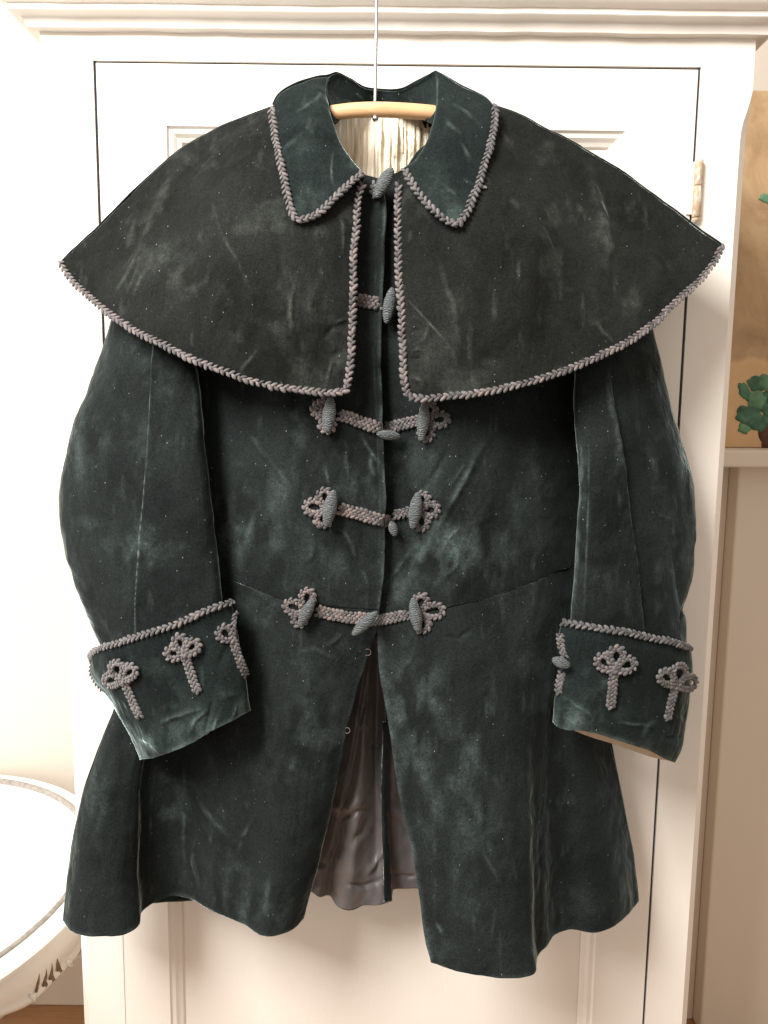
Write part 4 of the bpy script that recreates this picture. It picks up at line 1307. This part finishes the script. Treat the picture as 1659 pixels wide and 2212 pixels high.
BW = 11.8 * MM
edge_braid('braid_trim', None, WCPL[:, 0][8:], 1, BW, CORD_PINK, oCPL, 1)
edge_braid('braid_trim', None, WCPL[-1, :], 1, BW, CORD_PINK, oCPL, 2)
edge_braid('braid_trim', None, WCPR[:, 0][6:], 1, BW, CORD_PINK, oCPR, 3)
edge_braid('braid_trim', None, WCPR[-1, :], 1, BW, CORD_PINK, oCPR, 4)
for (Wk, ob, sd) in ((WKL, oKL, 5), (WKR, oKR, 7)):
    pth = np.concatenate([Wk[0, 3:], Wk[1:106, -1]])
    edge_braid('braid_trim', None, pth, 1, BW * 1.02, CORD_GREY if sd == 7 else CORD_PINK, ob, sd, tone=(0, .75))
edge_braid('braid_trim', None, WCL[45:2:-1, 0] + np.array([0.002, -0.002, 0]), 1, BW * 0.6, CORD_GREY, oCL, 11, 4.5e-3, 0.0, tone=(.0, .6))
pth = WCL[0, :]
edge_braid('braid_trim', None, pth, 1, BW * 1.02, CORD_GREY, oCL, 9, tone=(.2, 1))
edge_braid('braid_trim', None, WCR[0, 2:-6], 1, BW * 1.02, CORD_GREY, oCR, 10, tone=(.0, .9))

# ---------------------------------------------------------------- frogs
FR = ['bodyL', 'bodyR', 'skirtL', 'skirtR']


def on_surf(poly, surf, lift, n=None):
    """pixels -> points resting on the cloth"""
    poly = np.asarray(poly, float)
    out = []; nn_ = []
    last = None
    for (x, y) in poly:
        h = cast(x, y, surf)
        if h is None:
            if last is None:
                for (x2, y2) in poly:
                    h2 = cast(x2, y2, surf)
                    if h2: last = h2; break
            if last is None: continue
            p = P(x, y, last[0].y); n_ = last[1]
        else:
            last = h
            p = np.array(h[0]); n_ = h[1]
        n_ = np.array(n_)
        n_ = n_ * 0.5 + np.array([0, -0.5, 0.08])
        n_ /= np.linalg.norm(n_)
        out.append(p + n_ * lift); nn_.append(n_)
    return np.array(out), np.array(nn_)


def smooth_path(a, k=2):
    a = a.copy()
    for _ in range(k):
        a[1:-1] = (a[:-2] + 2 * a[1:-1] + a[2:]) / 4
    return a


def dens(poly, step=4):
    poly = np.asarray(poly, float)
    n = max(3, int(np.linalg.norm(np.diff(poly, axis=0), axis=1).sum() / step))
    return resample(poly, n)


def loop_px(hub, tip, wid):
    hub = np.array(hub, float); tip = np.array(tip, float)
    d = tip - hub; L = np.linalg.norm(d); d /= L
    l = np.array([-d[1], d[0]])
    t = np.linspace(0, 2 * np.pi, 26)
    return hub + d * (L * (1 - np.cos(t)) / 2)[:, None] + l * (wid * 0.5 * np.sin(t) * np.sin(t / 2) * 1.25)[:, None]


def cord(poly, surf, width, rows, lift, seed, pitch=5.6e-3, tone=(0, 1), thick=1.0, sm=3):
    p, n = on_surf(dens(poly), surf, lift)
    p = smooth_path(p, sm); n = smooth_path(n, sm)
    return braid_geo(p, n, width, rows, pitch, thick, seed=seed, tone=tone)


def spindle(name, a, b, w_px, surf, lift, parent, seed=0):
    """wrapped wooden toggle between two pixels"""
    ca = on_surf([a], surf, 0)[0]; cb = on_surf([b], surf, 0)[0]
    mid = on_surf([((a[0] + b[0]) / 2, (a[1] + b[1]) / 2)], surf, 0)
    if len(mid[0]) == 0: return None
    if len(ca) == 0: ca = mid[0]
    if len(cb) == 0: cb = mid[0]
    nrm = mid[1][0]
    ymid = mid[0][0][1]
    A = P(a[0], a[1], (ca[0][1] + ymid) / 2); B = P(b[0], b[1], (cb[0][1] + ymid) / 2)
    r0 = w_px * MM * 0.5
    A = A + nrm * (lift + r0 * 0.7); B = B + nrm * (lift + r0 * 0.7)
    ax = B - A; L = np.linalg.norm(ax)
    t = np.linspace(0, 1, 30)
    shape = np.clip(np.sin(np.pi * (0.10 + 0.80 * t)) ** 0.9, 0, 1)
    shape[0] = 0.18; shape[-1] = 0.18
    shape[1] *= 0.86; shape[-2] *= 0.86
    # raised cord winding
    tt_ = t * L / 0.0016
    rr = r0 * shape * (1 + 0.035 * np.sin(tt_ * 2 * np.pi))
    path = A + ax * t[:, None]
    v, q, tri = tube(path, rr, rr * 0.85, 18, nrm)
    me = bpy.data.meshes.new('mesh')
    me.from_pydata([tuple(p) for p in v], [], [tuple(int(i) for i in f) for f in q] + [tuple(int(i) for i in f) for f in tri])
    me.update()
    return link(name, me, TOGGLE, parent, True)


CW = 12.4 * MM


def frog(band, loops, hub, toggle, mt, surf, seed, bandw=23, tw=26, lw=30, tone=(0, 1)):
    geo = []
    if band:
        geo.append(cord(band, surf, bandw * MM, 4, 0.0022, seed, 5.2e-3, tone))
    root = braid_obj('frog_fastening', geo, mt, coat)
    for k, tip in enumerate(loops):
        tip = tuple(np.array(hub) + (np.array(tip) - np.array(hub)) * (1 - 6.0 / np.linalg.norm(np.array(tip) - np.array(hub))))
        lp = loop_px(hub, tip, lw * 1.0)
        braid_obj('loop', [cord(lp, surf, CW * 1.0, 2, 0.0016 + 0.001 * (k % 2), seed * 10 + k, 5.3e-3, tone)], mt, root)
    if toggle:
        spindle('toggle', toggle[0], toggle[1], tw, surf, 0.0065, root)
    return root


# neck fastening
r0 = braid_obj('frog_fastening', [cord([(812, 398), (806, 412), (808, 428), (818, 424), (826, 408)], ['bodyL', 'bodyR'], CW * 0.9, 2, 0.004, 70, 5.0e-3)], CORD_GREY, coat)
spindle('toggle', (846, 378), (812, 441), 30, ['bodyL', 'bodyR'], 0.012, r0)
# second, between the cape edges
r1 = braid_obj('frog_fastening', [cord([(770, 649), (790, 652), (812, 656), (834, 660)], ['bodyL', 'bodyR'], 26 * MM, 4, 0.002, 71, 5.2e-3)], CORD_PINK, coat)
spindle('toggle', (852, 630), (839, 706), 26, ['bodyL', 'bodyR'], 0.011, r1)
# under the cape hem
frog([(732, 896), (760, 905), (795, 918), (828, 929)], [(672, 878), (694, 860), (702, 938)], (713, 897), ((717, 860), (709, 938)), CORD_PINK, FR, 72, 24, 28)
f2 = frog([(832, 926), (865, 918), (905, 908)], [(973, 906), (932, 866), (921, 957)], (922, 908), ((923, 868), (913, 954)), CORD_DARK, FR, 73, 22, 26)
spindle('toggle', (817, 938), (868, 944), 21, FR, 0.009, f2)
# third
frog([(733, 1098), (770, 1108), (810, 1120), (846, 1127)], [(653, 1093), (697, 1052), (688, 1140)], (710, 1098), ((722, 1058), (706, 1136)), CORD_PINK, FR, 74, 25, 29)
f3 = frog([(850, 1112), (868, 1110), (886, 1104)], [(953, 1100), (922, 1061), (918, 1148)], (903, 1103), ((906, 1063), (894, 1141)), CORD_DARK, FR, 75, 21, 28)
spindle('toggle', (846, 1124), (855, 1156), 20, FR, 0.009, f3)
# waist
frog([(684, 1318), (720, 1327), (762, 1333), (800, 1336)], [(611, 1303), (666, 1266), (634, 1352)], (662, 1320), ((680, 1288), (648, 1350)), CORD_PINK, FR, 76, 25, 25, 28, (.1, 1))
f4 = frog([(800, 1340), (830, 1337), (886, 1326)], [(964, 1317), (917, 1279), (922, 1368)], (900, 1323), ((892, 1288), (905, 1361)), CORD_PINK, FR, 77, 22, 27, 30, (0, .7))
spindle('toggle', (814, 1316), (762, 1365), 25, FR, 0.011, f4)


# cuff ornaments: trefoil on a stem
def trefoil(hub, end, size, surf, mt, seed, spread=1.2, tone=(0, .9), parent=None, stem_w=19):
    hub = np.array(hub, float); end = np.array(end, float)
    d = hub - end; d /= np.linalg.norm(d)
    root = braid_obj('cuff_ornament', [cord([tuple(hub), tuple((hub + end) / 2), tuple(end)], surf, stem_w * MM, 3, 0.0016, seed, 5.2e-3, tone)], mt, parent)
    for k, a in enumerate((-spread, 0, spread)):
        c_, s__ = math.cos(a), math.sin(a)
        dd = np.array([d[0] * c_ - d[1] * s__, d[0] * s__ + d[1] * c_])
        tip = hub + dd * size * (0.92 if k == 1 else 0.86)
        braid_obj('loop', [cord(loop_px(hub, tip, size * 0.60), surf, CW * 1.12, 2, 0.0022 + 0.0008 * k, seed * 10 + k, 5.2e-3, tone)], mt, root)
    return root


trefoil((268, 1467), (304, 1548), 46, ['cuffL'], CORD_GREY, 81, 1.15, (.25, 1), oCL)
trefoil((400, 1412), (428, 1494), 46, ['cuffL'], CORD_GREY, 82, 1.15, (.25, 1), oCL)
t3 = braid_obj('cuff_ornament', [cord([(502, 1382), (515, 1420), (530, 1462)], ['cuffL'], 17 * MM, 3, 0.0016, 83, 5.2e-3, (.25, 1)), cord([(504, 1374), (503, 1350), (508, 1322)], ['cuffL'], 10 * MM, 2, 0.0016, 84, 5.2e-3, (.25, 1))], CORD_GREY, oCL)
braid_obj('loop', [cord(loop_px((504, 1382), (474, 1358), 32), ['cuffL'], CW, 2, 0.002, 85, 5.2e-3, (.25, 1))], CORD_GREY, t3)
trefoil((1326, 1445), (1317, 1532), 52, ['cuffR'], CORD_GREY, 86, 1.05, (.1, .95), oCR)
trefoil((1456, 1480), (1439, 1552), 50, ['cuffR'], CORD_GREY, 87, 1.05, (.1, .95), oCR)
t4 = braid_obj('cuff_ornament', [cord([(1212, 1370), (1214, 1395), (1222, 1420)], ['cuffR'], 17 * MM, 3, 0.0016, 88, 5.2e-3, (.1, .95)), cord([(1216, 1452), (1209, 1480), (1207, 1500)], ['cuffR'], 16 * MM, 3, 0.0016, 89, 5.2e-3, (.1, .95))], CORD_GREY, oCR)
spindle('toggle', (1202, 1419), (1240, 1435), 24, ['cuffR'], 0.009, t4)

# loose threads at the front edge and a knot of cord caught on the cape
THREAD = simple('pale_thread', (0.20, 0.17, 0.15), 0.7, 0, 0.3, 300, 0.2, 0)
for (cx, cy, r_px) in ((796, 1409, 7), (752, 1578, 6)):
    h = cast(cx - 10, cy, ['skirtL'])
    if h:
        a = np.linspace(-2.2, 2.2, 22)
        pp = P(cx - 2 + r_px * np.cos(a), cy + r_px * np.sin(a), np.full(22, h[0].y - 0.002))
        tube_obj('thread_loop', pp, 0.0003, 0.0003, THREAD, oSL, 6, (0, -1, 0.01))
kp, kn = on_surf(dens([(1036, 403), (1043, 406), (1050, 408)], 2), ['capeR'], 0.0012)
braid_obj('cord_knot', [braid_geo(kp, kn, 7 * MM, 2, 3.6e-3, 1.0, seed=99, tone=(.3, 1))], CORD_GREY, oCPR)

S.render.engine = 'CYCLES'
